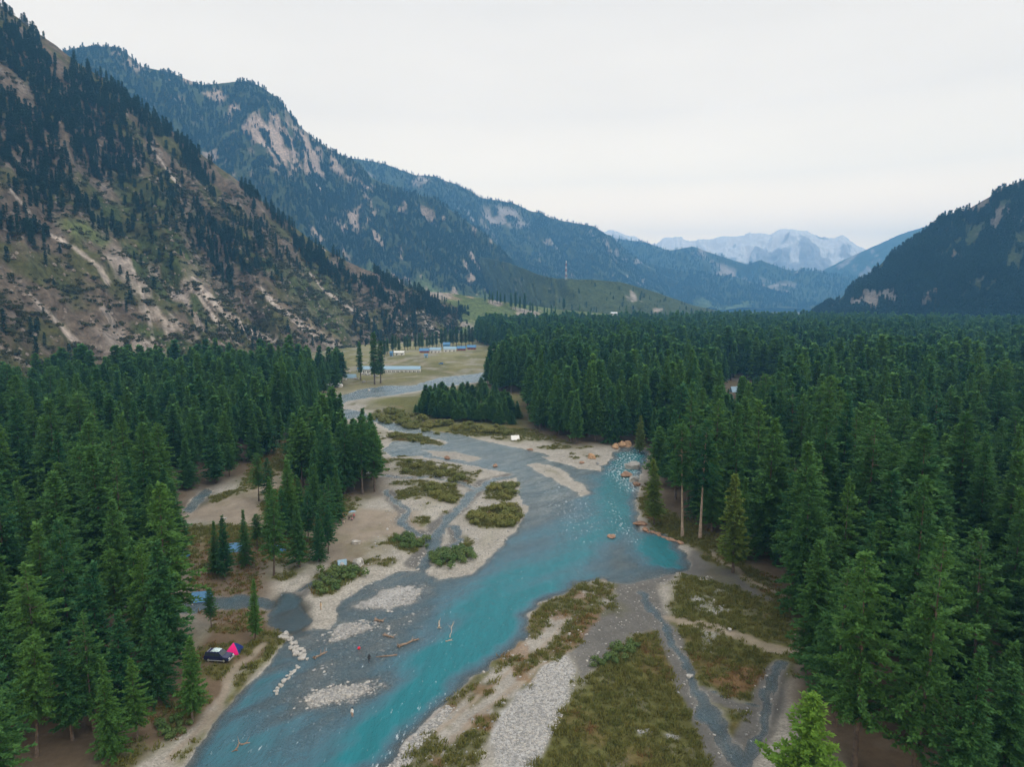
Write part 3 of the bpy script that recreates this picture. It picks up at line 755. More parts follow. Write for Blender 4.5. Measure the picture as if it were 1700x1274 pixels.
L1 = mountain('steep near mountainside of brown rock and scree with scattered dark conifers',
    [(-420,-260,1150,-420,420),(-200,-130,1190,-200,450),(-60,-40,1220,-60,510),(0,8,1230,0,545),(60,52,1230,100,580),(130,104,1220,200,620),(190,140,1200,290,660),(270,204,1180,380,700),
     (400,305,1150,470,760),(520,403,1180,560,840),(600,445,1210,640,920),(690,482,1260,700,1020),(750,505,1320,750,1130),(800,532,1400,790,1260),(850,560,1500,840,1420)],
    520, 220, 30, 95, col_L1, 101, back=.5)

def col_gen(rock, pale, green, tree, gz0=.62, rockp=None, rthr=.58, green_amt=.9, seed=0, scale=1.0, treeamt=1.0):
    def f(i):
        n1 = fbm(i['u'] / (90*scale), i['L'] / (90*scale), 3+seed, 5); n2 = fbm(i['u'] / (35*scale), i['L'] / (60*scale), 8+seed, 4); n3 = fbm(i['u'] / (260*scale), i['L'] / (260*scale), 15+seed, 3)
        c = np.broadcast_to(gr_dk, i['X'].shape).copy()
        rw = sst(rthr, rthr + .1, n1 * .55 + n2 * .45) * .9
        gz = sst(gz0, gz0 + .15, i['v'] + (n3 - .5) * .5)
        c = mixc(c, green * (.75 + .5 * n2[..., None]), gz * green_amt)
        if rockp is not None:
            pw = np.zeros_like(n1)
            for p in rockp: pw = np.maximum(pw, poly_w(i, p, 7))
            rw = np.maximum(rw, pw * sst(.36, .52, n2))
        c = mixc(c, mixc(np.broadcast_to(rock, c.shape), pale, sst(.42, .62, n2)), rw)
        d = treeamt * (1 - gz * .93) * (1 - rw * .93) * sst(.22, .42, fbm(i['u'] / (50*scale), i['L'] / (70*scale), 41+seed, 3))
        return c, d
    return f
L2 = mountain('forested mountain with a pale rocky summit face behind the near slope',
    [(-150,60,2350,150,1500),(80,85,2300,230,1500),(150,74,2300,270,1500),(192,76,2300,300,1500),(236,110,2290,340,1500),(285,120,2280,370,1500),(335,140,2260,400,1500),(385,135,2240,440,1520),(430,140,2220,480,1550),
     (462,162,2200,520,1580),(500,212,2200,560,1620),(545,244,2250,600,1660),(590,268,2300,640,1700),(620,297,2300,680,1730),(676,319,2250,720,1760),(720,327,2230,760,1800),(765,359,2250,800,1850),(810,389,2300,830,1900),
     (835,419,2350,850,1960),(882,470,2450,890,2050),(950,520,2600,940,2200)],
    420, 150, 75, 230, col_gen(rk_br * 1.1, col(.40, .31, .25), gr_lt * .8, None, .66,
        [[(385,215),(425,190),(470,180),(505,225),(560,265),(600,300),(560,290),(520,290),(500,305),(455,285),(420,255)], [(185,85),(225,105),(250,125),(225,120)], [(370,150),(395,180),(385,200),(360,165)], [(580,350),(615,330),(615,365),(590,385)]], .60, seed=5), 202, ds=1.3)
L3 = mountain('long blue forested mountain ridge in the middle distance',
    [(430,240,3000,600,2400),(520,255,3100,680,2400),(600,264,3200,720,2450),(640,270,3250,760,2500),(690,291,3300,800,2550),(720,293,3350,830,2600),(760,304,3400,860,2650),(800,328,3450,900,2700),(850,335,3500,930,2750),(885,350,3550,960,2800),
     (930,364,3600,1000,2900),(985,374,3650,1040,3000),(1010,392,3700,1070,3100),(1040,415,3800,1100,3200),(1075,440,3900,1140,3400),(1140,474,4000,1190,3600),(1230,502,4200,1260,3900),(1340,522,4400,1340,4200)],
    380, 130, 110, 330, col_gen(rk_br * 1.1, rk_pale, gr_lt * .8, None, .72, [[(800,340),(855,340),(880,375),(840,375),(820,400),(800,370)], [(690,290),(715,300),(700,315),(680,305)], [(1000,400),(1040,430),(1020,440)]], .64, seed=15, scale=1.5), 303, ds=1.35)
L3b = mountain('green terraced spur with a flat bench below the blue ridge',
    [(700,420,3500,740,3000),(760,425,3050,790,2650),(810,428,2750,840,2350),(850,438,2450,870,2080),(890,454,2150,900,1850),(915,461,2050,920,1760),(940,463,1980,950,1720),(985,464,2000,1000,1740),(1030,468,2050,1040,1770),(1080,482,2150,1090,1830),(1150,507,2300,1160,1980),(1230,524,2500,1230,2200)],
    200, 70, 22, 90, col_gen(rk_br, rk_pale, gr_lt * .42, None, -.4, None, .66, seed=25, treeamt=.12), 404)
FAN = mountain('pale stony fan sloping down to the far camp',
    [(690,484,1420,720,1150),(740,486,1430,750,1160),(780,492,1440,790,1180),(850,503,1450,850,1190),(930,514,1500,930,1230),(1010,521,1550,1010,1280),(1100,528,1620,1100,1350),(1200,533,1720,1200,1480)],
    220, 90, 5, 60, col_gen(rk_tan * .9, rk_pale * .9, gr_lt * .8, None, -.5, None, .47, green_amt=1, seed=35, treeamt=.05), 505, name='hill')
R1 = mountain('dark forested hillside rising at the right edge',
    [(2300,-20,2200,2300,1500),(2050,95,2100,2050,1500),(1850,200,2050,1870,1520),(1700,298,2000,1740,1540),(1650,322,2000,1680,1560),(1600,350,2000,1630,1580),(1560,364,2010,1590,1600),(1540,382,2020,1560,1620),(1500,408,2040,1520,1640),
     (1470,430,2060,1490,1670),(1440,462,2080,1455,1700),(1420,470,2100,1430,1740),(1390,500,2150,1395,1850),(1350,522,2250,1350,2000),(1300,536,2400,1300,2200)],
    400, 140, 45, 150, col_gen(rk_br * .9, rk_pale * .6, gr_ol, None, .88, [[(1390,505),(1440,480),(1500,490),(1450,520)], [(1480,500),(1560,480),(1540,510)]], .57, seed=45), 606, name='hill')
L4 = mountain('distant blue mountain ridge with bare rock faces closing the valley',
    [(900,380,5000,960,4400),(980,386,5100,1010,4400),(1030,397,5200,1050,4450),(1075,404,5200,1090,4450),(1110,417,5200,1120,4450),(1150,409,5200,1160,4450),(1190,422,5250,1200,4500),(1240,437,5300,1240,4500),(1262,431,5300,1270,4500),(1310,449,5300,1310,4550),(1400,459,5400,1400,4650),(1520,480,5500,1520,4800)],
    260, 80, 130, 420, col_gen(rk_br * 1.2, rk_pale, gr_ol, None, .85, [[(1180,430),(1230,445),(1240,470),(1190,465)], [(1262,460),(1320,475),(1310,492),(1265,485)], [(1140,415),(1165,412),(1170,430)]], .66, seed=55, scale=2.2), 707, ds=1.25)
L4b = mountain('distant dark forested spur reaching down into the valley',
    [(980,400,4400,1000,4000),(1040,424,4450,1050,4000),(1090,438,4500,1100,4050),(1140,450,4500,1150,4050),(1185,456,4500,1190,4100),(1225,461,4550,1230,4100),(1290,482,4600,1290,4200),(1360,508,4700,1360,4400),(1440,526,4900,1440,4600)],
    220, 60, 80, 300, col_gen(rk_br, rk_pale * .8, gr_ol, None, .82, None, .70, seed=65, scale=2), 808, ds=1.25)
def col_snow(i):
    n1 = fbm(i['u'] / 300, i['L'] / 300, 3, 5); n2 = fbm(i['u'] / 150, i['L'] / 240, 8, 5)
    c = np.broadcast_to(col(.48, .44, .40), i['X'].shape).copy()  # rock paled to carry part of the haze in its colour
    c = mixc(c, col(.93, .86, .78), sst(.62, .36, i['v'] * 1.9 + (n2 - .5) * 1.7 + i['gul'] * .9))  # snow tinted warm, evening light put into its colour
    return c, np.zeros_like(n1)
L5 = mountain('far pale snow-streaked peaks at the head of the valley',
    [(880,420,9300,900,8000),(960,398,9400,970,8000),(1010,382,9500,1010,8000),(1050,393,9500,1050,8000),(1090,401,9500,1090,8000),(1130,391,9500,1130,8000),(1170,396,9500,1170,8000),(1190,390,9500,1190,8000),(1210,385,9500,1210,8000),(1255,382,9500,1255,8000),(1278,384,9500,1278,8000),(1300,379,9500,1300,8000),
     (1340,388,9500,1340,8000),(1370,398,9500,1370,8000),(1400,392,9500,1400,8000),(1420,399,9500,1420,8000),(1440,414,9500,1440,8000),(1480,440,9500,1480,8000),(1540,470,9500,1540,8000)],
    520, 90, 230, 420, col_snow, 909, ridge_amp=.5, ds=1.12)
L5b = mountain('far hazy mountain flank behind the right hillside',
    [(1300,475,7300,1300,6500),(1340,460,7300,1340,6500),(1380,442,7400,1380,6500),(1440,414,7500,1440,6500),(1490,392,7500,1490,6500),(1530,378,7500,1530,6500),(1600,362,7500,1600,6500),(1760,345,7500,1760,6500)],
    180, 60, 150, 420, col_gen(rk_br * 1.3, rk_pale, gr_ol, None, .95, None, .55, seed=75, scale=3), 1010, ds=1.12)

# ------------------------------------------------------------------ conifers
def conifer(seed, H=30, cb=.2, R=4.2, dz=.8, nbr=7, step=.5, ln=.95, shape=.85, droop=.10, gap=.12, up=.0, nq=3, wd=.26, nin=2, puff=.35):
    """returns crown quads: layered boughs carrying sprays and tufts of needles"""
    rs = np.random.default_rng(seed)
    z = H * cb; lim = []; PO, AA, SS, RR = [], [], [], []; IP, IA = [], []
    side_bias = rs.random() * 6.28
    while z < H - .3:
        t = (z - H * cb) / (H * (1 - cb))
        rr = R * (1 - t) ** shape * (0.55 + .45 * min(1, t * 5 + .25)) * (0.80 + .38 * rs.random())
        rr = max(rr, .35)
        nb = max(4, int(round(nbr * (.55 + .6 * (rr / R)))))
        off = rs.random() * 6.28
        for b in range(nb):
            if rs.random() < gap and t < .85: continue
            a = off + 6.283 * b / nb + (rs.random() - .5) * .6
            L = rr * (0.62 + .62 * rs.random()) * (1 + .16 * math.cos(a - side_bias))
            el = (.55 * t ** 2 + up) + (rs.random() - .5) * .3 - droop
            zz = z + (rs.random() - .5) * dz
            ns = max(2, int(L / step))
            sp = (np.arange(ns) + .35 + rs.random(ns) * .5) / ns
            sp = sp[(sp > .15) | (rs.random(ns) < .4)]
            if len(sp) == 0: continue
            lat = (rs.random(len(sp)) - .5) * .5 * np.minimum(1, L * .25)
            ca, sa = math.cos(a), math.sin(a)
            pos = np.stack([ca * L * sp - sa * lat, sa * L * sp + ca * lat, zz + L * sp * el - droop * 1.1 * L * sp ** 2 * (1 - t) + .10 * L * np.maximum(0, sp - .7)], -1)
            PO.append(pos); AA.append(np.full(len(sp), a)); SS.append(sp); RR.append(np.full(len(sp), .65 + .35 * min(1, rr / R * 1.8)))
            for q in range(nin):
                aa = a + (rs.random() - .5) * 1.2; r_ = min(L, 1.3) * (.15 + .7 * rs.random())
                IP.append((math.cos(aa) * r_, math.sin(aa) * r_, zz + (rs.random() - .5) * dz)); IA.append(aa)
            if rs.random() < .35: lim.append((zz, np.array([ca, sa, 0]) * L * .55, L * .55 * el))
        z += dz * (.75 + .5 * rs.random()) * (.65 + .35 * (1 - t))
    for k in range(14):
        IP.append((0, 0, H - 1.2 + .9 * rs.random())); IA.append(rs.random() * 6.28)
    def quads(p, a, sc_, spread, tiltm, tilts, w):
        n = len(p); an = a + (rs.random(n) - .5) * spread; tl = (rs.random(n) - tiltm) * tilts
        dr = np.stack([np.cos(an) * np.cos(tl), np.sin(an) * np.cos(tl), np.sin(tl)], -1)
        sv = np.stack([-np.sin(an), np.cos(an), np.zeros(n)], -1); upv = np.cross(sv, dr); rl = (rs.random(n) - .5) * 1.5
        sv = sv * np.cos(rl)[:, None] + upv * np.sin(rl)[:, None]
        l_ = (ln * (.6 + .7 * rs.random(n)) * sc_)[:, None]; w_ = l_ * w * (.75 + .5 * rs.random(n))[:, None]
        return np.stack([p, p + dr * l_ * .5 + sv * w_, p + dr * l_ - np.array([0, 0, .05]) * l_, p + dr * l_ * .5 - sv * w_], 1)
    PO, AA, SS, RR = map(np.concatenate, (PO, AA, SS, RR))
    out = []
    for q in range(nq):
        if q < nq * (1 - puff): out.append(quads(PO, AA, RR, 2.3 * (1.15 - .5 * SS), .38, .7, wd))
        else: out.append(quads(PO + rs.normal(0, .12, PO.shape), AA, RR * .75, 5.2, .30, 2.0, wd * 1.15))
    IP, IA = np.array(IP), np.array(IA)
    out.append(quads(IP, IA, np.full(len(IP), 1.1), .6, .25, 1.3, wd * 1.3))
    V = np.concatenate(out).reshape(-1, 3)
    return V, np.arange(len(V)).reshape(-1, 4), lim

def trunk_mesh(H, lim, r0=.42, n=7, seed=0, lean=.25):
    rs = random.Random(seed); mb = MB()
    ph = rs.random() * 6.28
    pts = [(lean * math.sin(ph) * math.sin(k / 7 * 3.14), lean * math.cos(ph) * math.sin(k / 7 * 3.14), H * .97 * k / 7 - (0.6 if k == 0 else 0)) for k in range(8)]
    mb.tube(pts, [r0 * 1.3] + [r0 * max(.05, (1 - .98 * (k / 7) ** .8)) for k in range(1, 8)], n)
    for zz, d, dz_ in lim[:40]:
        mb.tube([(0, 0, zz), (d[0] * .5, d[1] * .5, zz + dz_ * .5), (d[0], d[1], zz + dz_)], [.09, .06, .02], 4, False)
    return mb

def tree_kit(seed, mleaf, mbark, **kw):
    H = kw.get('H', 30)
    V, F, lim = conifer(seed, **kw)
    tm = trunk_mesh(H, lim if kw.get('step', .5) < .8 else [], r0=.013 * H + .02, seed=seed, n=7 if kw.get('step', .5) < .8 else 5)
    crown = mesh_np('crown', V, F, [mleaf])
    trunk = tm.mesh('trunk', mbark)
    # joined form for the forest mass
    TV = np.array(tm.v); allV = np.concatenate([V, TV]); k = len(V)
    TF = [f for f in tm.f if len(f) == 4]; TFq = np.array(TF) + k
    both = mesh_np('conifer', allV, np.concatenate([F, TFq]), [mleaf, mbark], np.concatenate([np.zeros(len(F)), np.ones(len(TFq))]))
    return dict(crown=crown, trunk=trunk, both=both, H=H)

random.seed(4)
HI = []
specs = [dict(H=30, cb=.12, R=5.9, shape=.8), dict(H=30, cb=.18, R=5.2, shape=.75), dict(H=30, cb=.08, R=6.4, shape=.9, droop=.16), dict(H=30, cb=.26, R=5.6, shape=.62, nbr=7, gap=.2),
         dict(H=30, cb=.15, R=4.7, shape=.8), dict(H=30, cb=.34, R=5.6, shape=.58, nbr=7, gap=.22), dict(H=30, cb=.08, R=5.6, shape=1.0, droop=.12), dict(H=30, cb=.2, R=6.5, shape=.7, nbr=7, gap=.18, dz=1.25),
         dict(H=30, cb=.1, R=5.0, shape=.7), dict(H=30, cb=.22, R=6.0, shape=.85, gap=.22, dz=1.2)]
for k, s in enumerate(specs):
    HI.append(tree_kit(300 + k, M_leaf, M_bark, **dict(dict(dz=.90, step=.36, ln=.80, nbr=10, nq=9, wd=.20), **s)))
MIDT = [tree_kit(400 + k, M_leaf, M_bark, **dict(s, dz=1.0, step=.62, ln=1.15, nq=6, wd=.30, nbr=10, gap=.08)) for k, s in enumerate(specs[:8])]
FART = [tree_kit(500 + k, M_leaf, M_bark, **dict(s, dz=1.25, step=.85, ln=1.6, nbr=9, nq=5, wd=.34, gap=.05)) for k, s in enumerate(specs[:8])]
MNT = [tree_kit(600 + k, M_leafm, M_bark, **dict(s, R=s['R'] * .95, dz=2.0, step=1.7, ln=2.6, nbr=6, gap=.1)) for k, s in enumerate(specs[:6])]
TINY = [tree_kit(700 + k, M_leafm, M_bark, H=30, cb=.08, R=4.4, dz=4.2, step=3.4, ln=5.2, nbr=4, gap=.05) for k in range(3)]
K_YOUNG = tree_kit(801, M_leafy, M_bark, H=15, cb=.04, R=4.9, dz=.62, step=.30, ln=.72, shape=.72, nbr=9, up=.15, droop=.02, nq=9, wd=.20, puff=.6)
K_OLIVE = tree_kit(802, M_leafo, M_bark, H=26, cb=.14, R=3.9, dz=.8, step=.4, ln=.85, shape=.7, nbr=9, nq=8, wd=.20)
K_BARE = [tree_kit(803 + k, M_leaf, M_barkp, H=33, cb=.46 + .04 * k, R=4.6, dz=.9, step=.4, ln=.85, shape=.55, nbr=7, gap=.15, nq=8, wd=.2) for k in range(2)]
K_SLIM = [tree_kit(806 + k, M_leaf, M_bark, H=36, cb=.22, R=3.3, dz=.8, step=.5, ln=1.0, shape=.42, nbr=8, gap=.1, nq=5, wd=.28) for k in range(3)]
K_LAYER = tree_kit(811, M_leaf, M_bark, H=30, cb=.3, R=7.0, dz=1.3, step=.38, ln=.9, shape=.75, nbr=9, gap=.15, droop=.05, nq=8, wd=.2)

def plant(kit, x, y, z, h, rz, label, group=None, name='conifer_tree', wide=1.0):
    s = h / kit['H']
    e_ = empty(name, (x, y, z), rz, label, 'tree', group); e_.rotation_euler = (random.gauss(0, .022), random.gauss(0, .022), rz); e_.scale = (s * wide, s * wide, s)
    link('trunk', kit['trunk'], e_); link('crown', kit['crown'], e_)
    return e_

def gn_scatter(name, pts, rot, scl, vid, kits, label, cat, wide=1.0):
    """one object that repeats a few meshes on many points (for what nobody could count)"""
    me = bpy.data.meshes.new(name); me.vertices.add(len(pts)); me.vertices.foreach_set('co', np.asarray(pts, np.float32).ravel())
    attr(me, 'wid', (.8 + .5 * np.random.default_rng(len(pts)).random(len(pts))) * wide); attr(me, 'rz', rot); attr(me, 'scl', scl); attr(me, 'vid', vid, 'INT')
    o = tag(link(name, me), label, cat, kind='stuff')
    col_ = bpy.data.collections.new(name + '_kit')
    for i, m in enumerate(kits):
        col_.objects.link(bpy.data.objects.new('%s_kind_%02d' % (name, i), m))
    ng = bpy.data.node_groups.new(name, 'GeometryNodeTree')
    ng.interface.new_socket('Geometry', in_out='INPUT', socket_type='NodeSocketGeometry')
    ng.interface.new_socket('Geometry', in_out='OUTPUT', socket_type='NodeSocketGeometry')
    n, l = ng.nodes, ng.links
    gi, go = n.new('NodeGroupInput'), n.new('NodeGroupOutput')
    ci = n.new('GeometryNodeCollectionInfo'); ci.inputs['Collection'].default_value = col_
    ci.inputs['Separate Children'].default_value = True; ci.inputs['Reset Children'].default_value = True
    ip = n.new('GeometryNodeInstanceOnPoints'); ip.inputs['Pick Instance'].default_value = True
    def named(nm, t):
        a = n.new('GeometryNodeInputNamedAttribute'); a.data_type = t; a.inputs['Name'].default_value = nm; return a.outputs['Attribute']
    cx = n.new('ShaderNodeCombineXYZ'); l.new(named('rz', 'FLOAT'), cx.inputs[2])
    l.new(gi.outputs[0], ip.inputs['Points']); l.new(ci.outputs[0], ip.inputs['Instance'])
    l.new(named('vid', 'INT'), ip.inputs['Instance Index']); l.new(cx.outputs[0], ip.inputs['Rotation']); sx_ = n.new('ShaderNodeCombineXYZ'); wm2 = n.new('ShaderNodeMath'); wm2.operation = 'MULTIPLY'; l.new(named('scl', 'FLOAT'), wm2.inputs[0]); l.new(named('wid', 'FLOAT'), wm2.inputs[1])
    l.new(wm2.outputs[0], sx_.inputs[0]); l.new(wm2.outputs[0], sx_.inputs[1]); l.new(named('scl', 'FLOAT'), sx_.inputs[2]); l.new(sx_.outputs[0], ip.inputs['Scale'])
    l.new(ip.outputs[0], go.inputs[0])
    md = o.modifiers.new('scatter', 'NODES'); md.node_group = ng
    return o

# --- single trees that can be picked out in the photograph: base pixel, top pixel
def pick(kit, bx, by, ty, label, group=None, wide=1.0, rz=None):
    g = P(bx, by); x, y = float(g[0]), float(g[1]); z = fz(x, y)
    D = math.hypot(x, y); d_ = PD(bx, ty, D); h = d_[2] - z
    return plant(kit, x, y, z - .1, h, random.random() * 6.28 if rz is None else rz, label, group, wide=wide), x, y
SINGLE = []
def sg(*a, **k): e_, x, y = pick(*a, **k); SINGLE.append((x, y)); return e_
sg(K_YOUNG, 1338, 1345, 1150, 'bright yellow-green bushy young conifer at the bottom edge beside the stream')
sg(K_BARE[0], 1162, 897, 695, 'right one of two tall conifers with pale bare trunks by the teal river bend')
sg(K_BARE[1], 1133, 893, 705, 'left one of two tall conifers with pale bare trunks by the teal river bend')
sg(K_OLIVE, 1216, 958, 786, 'yellowish green slender conifer at the meadow edge by the dark mud')
sg(K_LAYER, 1366, 1075, 878, 'tall layered conifer with bare lower trunk standing behind the right meadow track')
sg(K_OLIVE, 1086, 872, 762, 'short olive green conifer on the grassy right river bank')
sg(K_OLIVE, 1062, 752, 690, 'olive brown conifer leaning over the inlet of the teal side river')
sg(HI[3], 455, 960, 812, 'tall conifer with visible dark trunk above the brown bank in the left clearing', wide=.9)
sg(HI[0], 498, 946, 838, 'broad conifer in the middle of the left clearing clump')
sg(HI[2], 530, 936, 852, 'bushy conifer at the river side of the left clearing clump')
sg(HI[4], 374, 966, 858, 'conifer with twin neighbour standing in front of the sandy clearing')
sg(HI[6], 358, 958, 866, 'narrow conifer close left of its taller twin before the sandy clearing')
sg(HI[1], 320, 1204, 1058, 'dark conifer standing on the bank just left below the parked car')
sg(HI[4], 424, 1066, 962, 'small conifer between the pink tent and the dark side pool', wide=.8)
sg(HI[5], 352, 1052, 975, 'thin conifer above the parked car')
sg(HI[3], 250, 1122, 898, 'very tall conifer with long bare trunk left of the parked car', wide=.85)
sg(HI[7], 158, 1222, 1015, 'broad leafy conifer at the lower left with stout trunk')
sg(K_SLIM[0], 622, 640, 552, 'dark tall conifer standing in front of the long blue roof', wide=1.1)
sg(K_SLIM[1], 632, 638, 566, 'broad dark conifer just right of its neighbour before the blue roof', wide=1.2)
sg(K_SLIM[2], 599, 634, 568, 'slim dark conifer at the left end of the long blue roof')
sg(HI[5], 602, 824, 688, 'tall conifer at the river edge of the left bank clump')
sg(HI[3], 622, 818, 704, 'conifer at the tip of the left bank clump beside the shallow braids')
sg(HI[0], 572, 826, 694, 'dense conifer in the middle of the left bank clump')
sg(HI[2], 540, 830, 700, 'broad conifer at the left side of the left bank clump')
for bx, by, ty, lb in [(205,1196,1008,'conifer left of the brown bank at the lower left'), (122,1240,1045,'conifer between the two stoutest lower left trunks'), (62,1268,1050,'conifer at the very bottom left standing before the others'), (188,1268,1092,'small conifer at the bottom edge on the brown bank'), (20,1236,1015,'conifer cut by the left frame edge near the bottom'), (262,1172,1002,'conifer right of the very tall bare-trunked conifer'), (228,1235,1090,'low conifer on the brown bank below the lowest left trees'),
                       (430,838,752,'conifer at the far corner of the sandy clearing'), (447,842,760,'conifer beside the track bend above the sandy clearing'), (520,872,770,'conifer in front of the left bank clump'), (548,892,790,'conifer nearest the picnic group'), (500,884,792,'conifer behind the broad clearing conifer'),
                       (562,872,775,'conifer left of the picnic parasols'), (480,856,765,'conifer between the sandy clearing and the left bank clump'), (470,906,812,'conifer just behind the tall dark-trunked clearing conifer'), (512,908,815,'conifer in the heart of the left clearing clump'), (545,925,838,'low conifer at the sandy track end')]:
    sg(HI[random.randrange(10)], bx, by, ty, lb, wide=1.0)
for k, (bx, by, ty) in enumerate([(652,590,556),(663,588,561),(672,582,558),(681,580,560),(701,582,552),(709,580,560),(718,580,552),(733,578,546),(740,578,545),(747,577,546),(758,577,543),(766,577,545),(773,577,546),(779,576,540),(657,584,558),(677,583,556),(690,581,557),(696,581,553),(713,579,556),(725,579,550),(752,577,547),(785,576,543),(643,592,562),(638,598,566)]):
    sg(K_SLIM[k % 3], bx, by, ty, 'slim dark conifer in the thin row behind the far camp huts', 'row of slim conifers behind the far camp', wide=1.5)

# --- forest
rs = np.random.default_rng(11)
def jitter_grid(poly, sp):
    lo, hi = poly.min(0), poly.max(0)
    gx, gy = np.meshgrid(np.arange(lo[0], hi[0], sp), np.arange(lo[1], hi[1], sp))
    gx = gx.ravel() + (rs.random(gx.size) - .5) * sp * .95; gy = gy.ravel() + (rs.random(gy.size) - .5) * sp * .95
    k = sdist(gx, gy, poly) < -1.0
    return gx[k], gy[k]
TX, TY, TH, TG = [], [], [], []
def forest(poly, sp, h0, h1, tagk, dens=1.0, excl=()):
    x, y = jitter_grid(poly, sp)
    k = rs.random(len(x)) < dens * (1 - .35 * sst(.55, .75, fbm(x / 30, y / 30, 97, 2)))
    for p in excl: k &= sdist(x, y, p) > 1
    k &= water_sd(x, y) > 3.0
    for sx, sy in SINGLE: k &= np.hypot(x - sx, y - sy) > 4.5
    x, y = x[k], y[k]
    h = h0 + (h1 - h0) * rs.random(len(x)) ** .9 * (.75 + .5 * fbm(x / 60, y / 60, 91, 2))
    edge = np.clip(-sdist(x, y, poly), 0, 20)
    h *= .72 + .5 * fbm(x / 22, y / 22, 93, 2)
    h *= .80 + .2 * np.clip(edge / 10 + rs.random(len(x)) * .6, 0, 1)
    h = np.where(near(x, y, LOWTREES, 5, sdist) < 0, h * .45, h)
    TX.append(x); TY.append(y); TH.append(h); TG.append(np.full(len(x), tagk))
tr_l = TRACKS[8][0]
forest(FOREST_L, 8.3, 16, 34, 0, .94)
forest(FOREST_M, 6.8, 17, 30, 1, .95)
forest(SPARSE, 8.5, 12, 22, 2, .42)
forest(FOREST_R, 8.8, 17, 37, 3, .96, (CLEARING,))
forest(YOUNG, 5.2, 5, 14, 4, .85)
forest(G((430,880),(500,865),(560,885),(555,925),(470,935),(430,915)), 6.0, 17, 27, 5, .8)
n_had = sum(len(q) for q in TX)
forest(G((1335,1070),(1332,1170),(1420,1330),(2050,1330),(2050,960),(1500,960)), 6.5, 20, 34, 3, 1.0)
forest(G((-300,1000),(230,1000),(230,1160),(150,1240),(60,1330),(-300,1330)), 6.5, 18, 31, 0, 1.0)
px_, py_ = np.concatenate(TX[:-2]), np.concatenate(TY[:-2])
for q in (-2, -1):                                    # keep only those that fill a gap
    ok_ = []
    ax, ay = list(px_), list(py_)
    for x_, y_ in zip(TX[q], TY[q]):
        g_ = np.min(np.hypot(np.array(ax) - x_, np.array(ay) - y_)) > 6.2; ok_.append(g_)
        if g_: ax.append(x_); ay.append(y_)
    ok_ = np.array(ok_, bool); TX[q], TY[q], TH[q], TG[q] = TX[q][ok_], TY[q][ok_], TH[q][ok_], TG[q][ok_]
X, Y, Hh, Tg = map(np.concatenate, (TX, TY, TH, TG))
keep = np.abs(np.degrees(np.arctan2(X, Y))) < 52
X, Y, Hh, Tg = X[keep], Y[keep], Hh[keep], Tg[keep]
# nothing is planted in the camp clearing below the tent
ex = sdist(X, Y, CAMPFLOOR) > -1; X, Y, Hh, Tg = X[ex], Y[ex], Hh[ex], Tg[ex]
Z = floor_z(X, Y) - .15
topx, topy, dep = project(np.stack([X, Y, Z + Hh], -1)); bpx, bpy_, _ = project(np.stack([X, Y, Z], -1))
D = np.hypot(X, Y)
vis = (topx > -40) & (topx < 1740) & (topy < 1270)
size = np.where(vis, bpy_ - topy, 0)
order = np.argsort(-size)
NSINGLE = 300 - len(SINGLE) - 22
indiv = order[:NSINGLE]
region = {0: 'left bank', 1: 'left bank', 2: 'left', 3: 'right bank', 4: 'island', 5: 'left'}
LMR = [(1640,1200,'filling the bottom right corner'), (1430,1180,'just behind the bright young conifer'), (1400,1060,'at the forest end of the meadow track'), (1290,930,'behind the yellowish slender conifer'), (1200,800,'close behind the two bare-trunked conifers'),
       (1110,720,'above the inlet of the teal rapids'), (960,690,'lining the bank above the grey spit'), (1560,1000,'upslope of the tall layered conifer'), (1640,850,'at the right edge above the corner'), (1420,850,'in the middle of the right forest'), (1250,690,'below the small forest clearing'), (1640,690,'at the upper right edge of the forest'), (1450,700,'right of the small forest clearing'), (880,620,'at the far field corner')]
LML = [(70,1200,'filling the bottom left corner'), (60,1000,'at the left edge above the corner'), (210,1080,'left of the very tall bare-trunked conifer'), (230,900,'left of the blue shelters'), (70,800,'at the left edge in the middle'), (250,760,'in the middle of the left forest'), (400,720,'behind the sandy clearing'), (510,650,'nearest the far river bend'), (200,660,'below the foot of the rocky mountain')]
for i in indiv:
    px, py = topx[i], topy[i]
    if Tg[i] in (0, 3):
        lm = min(LMR if Tg[i] == 3 else LML, key=lambda q: (q[0] - px) ** 2 + (q[1] - (py + 60)) ** 2)[2]
        lb, gp = ('conifer of the right forest ' if Tg[i] == 3 else 'conifer of the left forest ') + lm, 'conifers ' + lm
    elif Tg[i] == 2: lb, gp = 'young conifer standing loosely around the blue tarpaulin camp in the left clearing', 'loose conifers in the left clearing'
    elif Tg[i] == 1: lb, gp = 'conifer in the clump on the left bank beside the shallow braids', 'left bank clump'
    elif Tg[i] == 5: lb, gp = 'conifer of the clump between the two sandy tracks on the left', 'clump between the sandy tracks'
    else: lb, gp = 'small young conifer of the dense thicket on the shrubby island', 'young conifer thicket'
    plant(HI[int(rs.integers(0, len(HI)))], X[i], Y[i], Z[i], Hh[i], rs.random() * 6.28, lb, gp, wide=.8 + .45 * rs.random())
rest = order[NSINGLE:]
nr_ = D[rest] < 190; md_ = (D[rest] >= 190) & (D[rest] < 480); fr_ = D[rest] >= 480
def scat(sel, kits, name, label):
    i = rest[sel]
    if len(i): gn_scatter(name, np.stack([X[i], Y[i], Z[i]], -1), rs.random(len(i)) * 6.28, Hh[i] / 30.0, rs.integers(0, len(kits), len(i)), [k['both'] for k in kits], label, 'forest', np.where(Tg[i] == 4, 1.7, 1.0))
scat(nr_, HI, 'forest_near', 'conifers crowded behind the nearest trees of the valley forest')
scat(md_, MIDT, 'forest', 'dense dark green conifer forest covering the valley floor')
scat(fr_, FART, 'forest_far', 'distant conifer forest stretching up the valley')
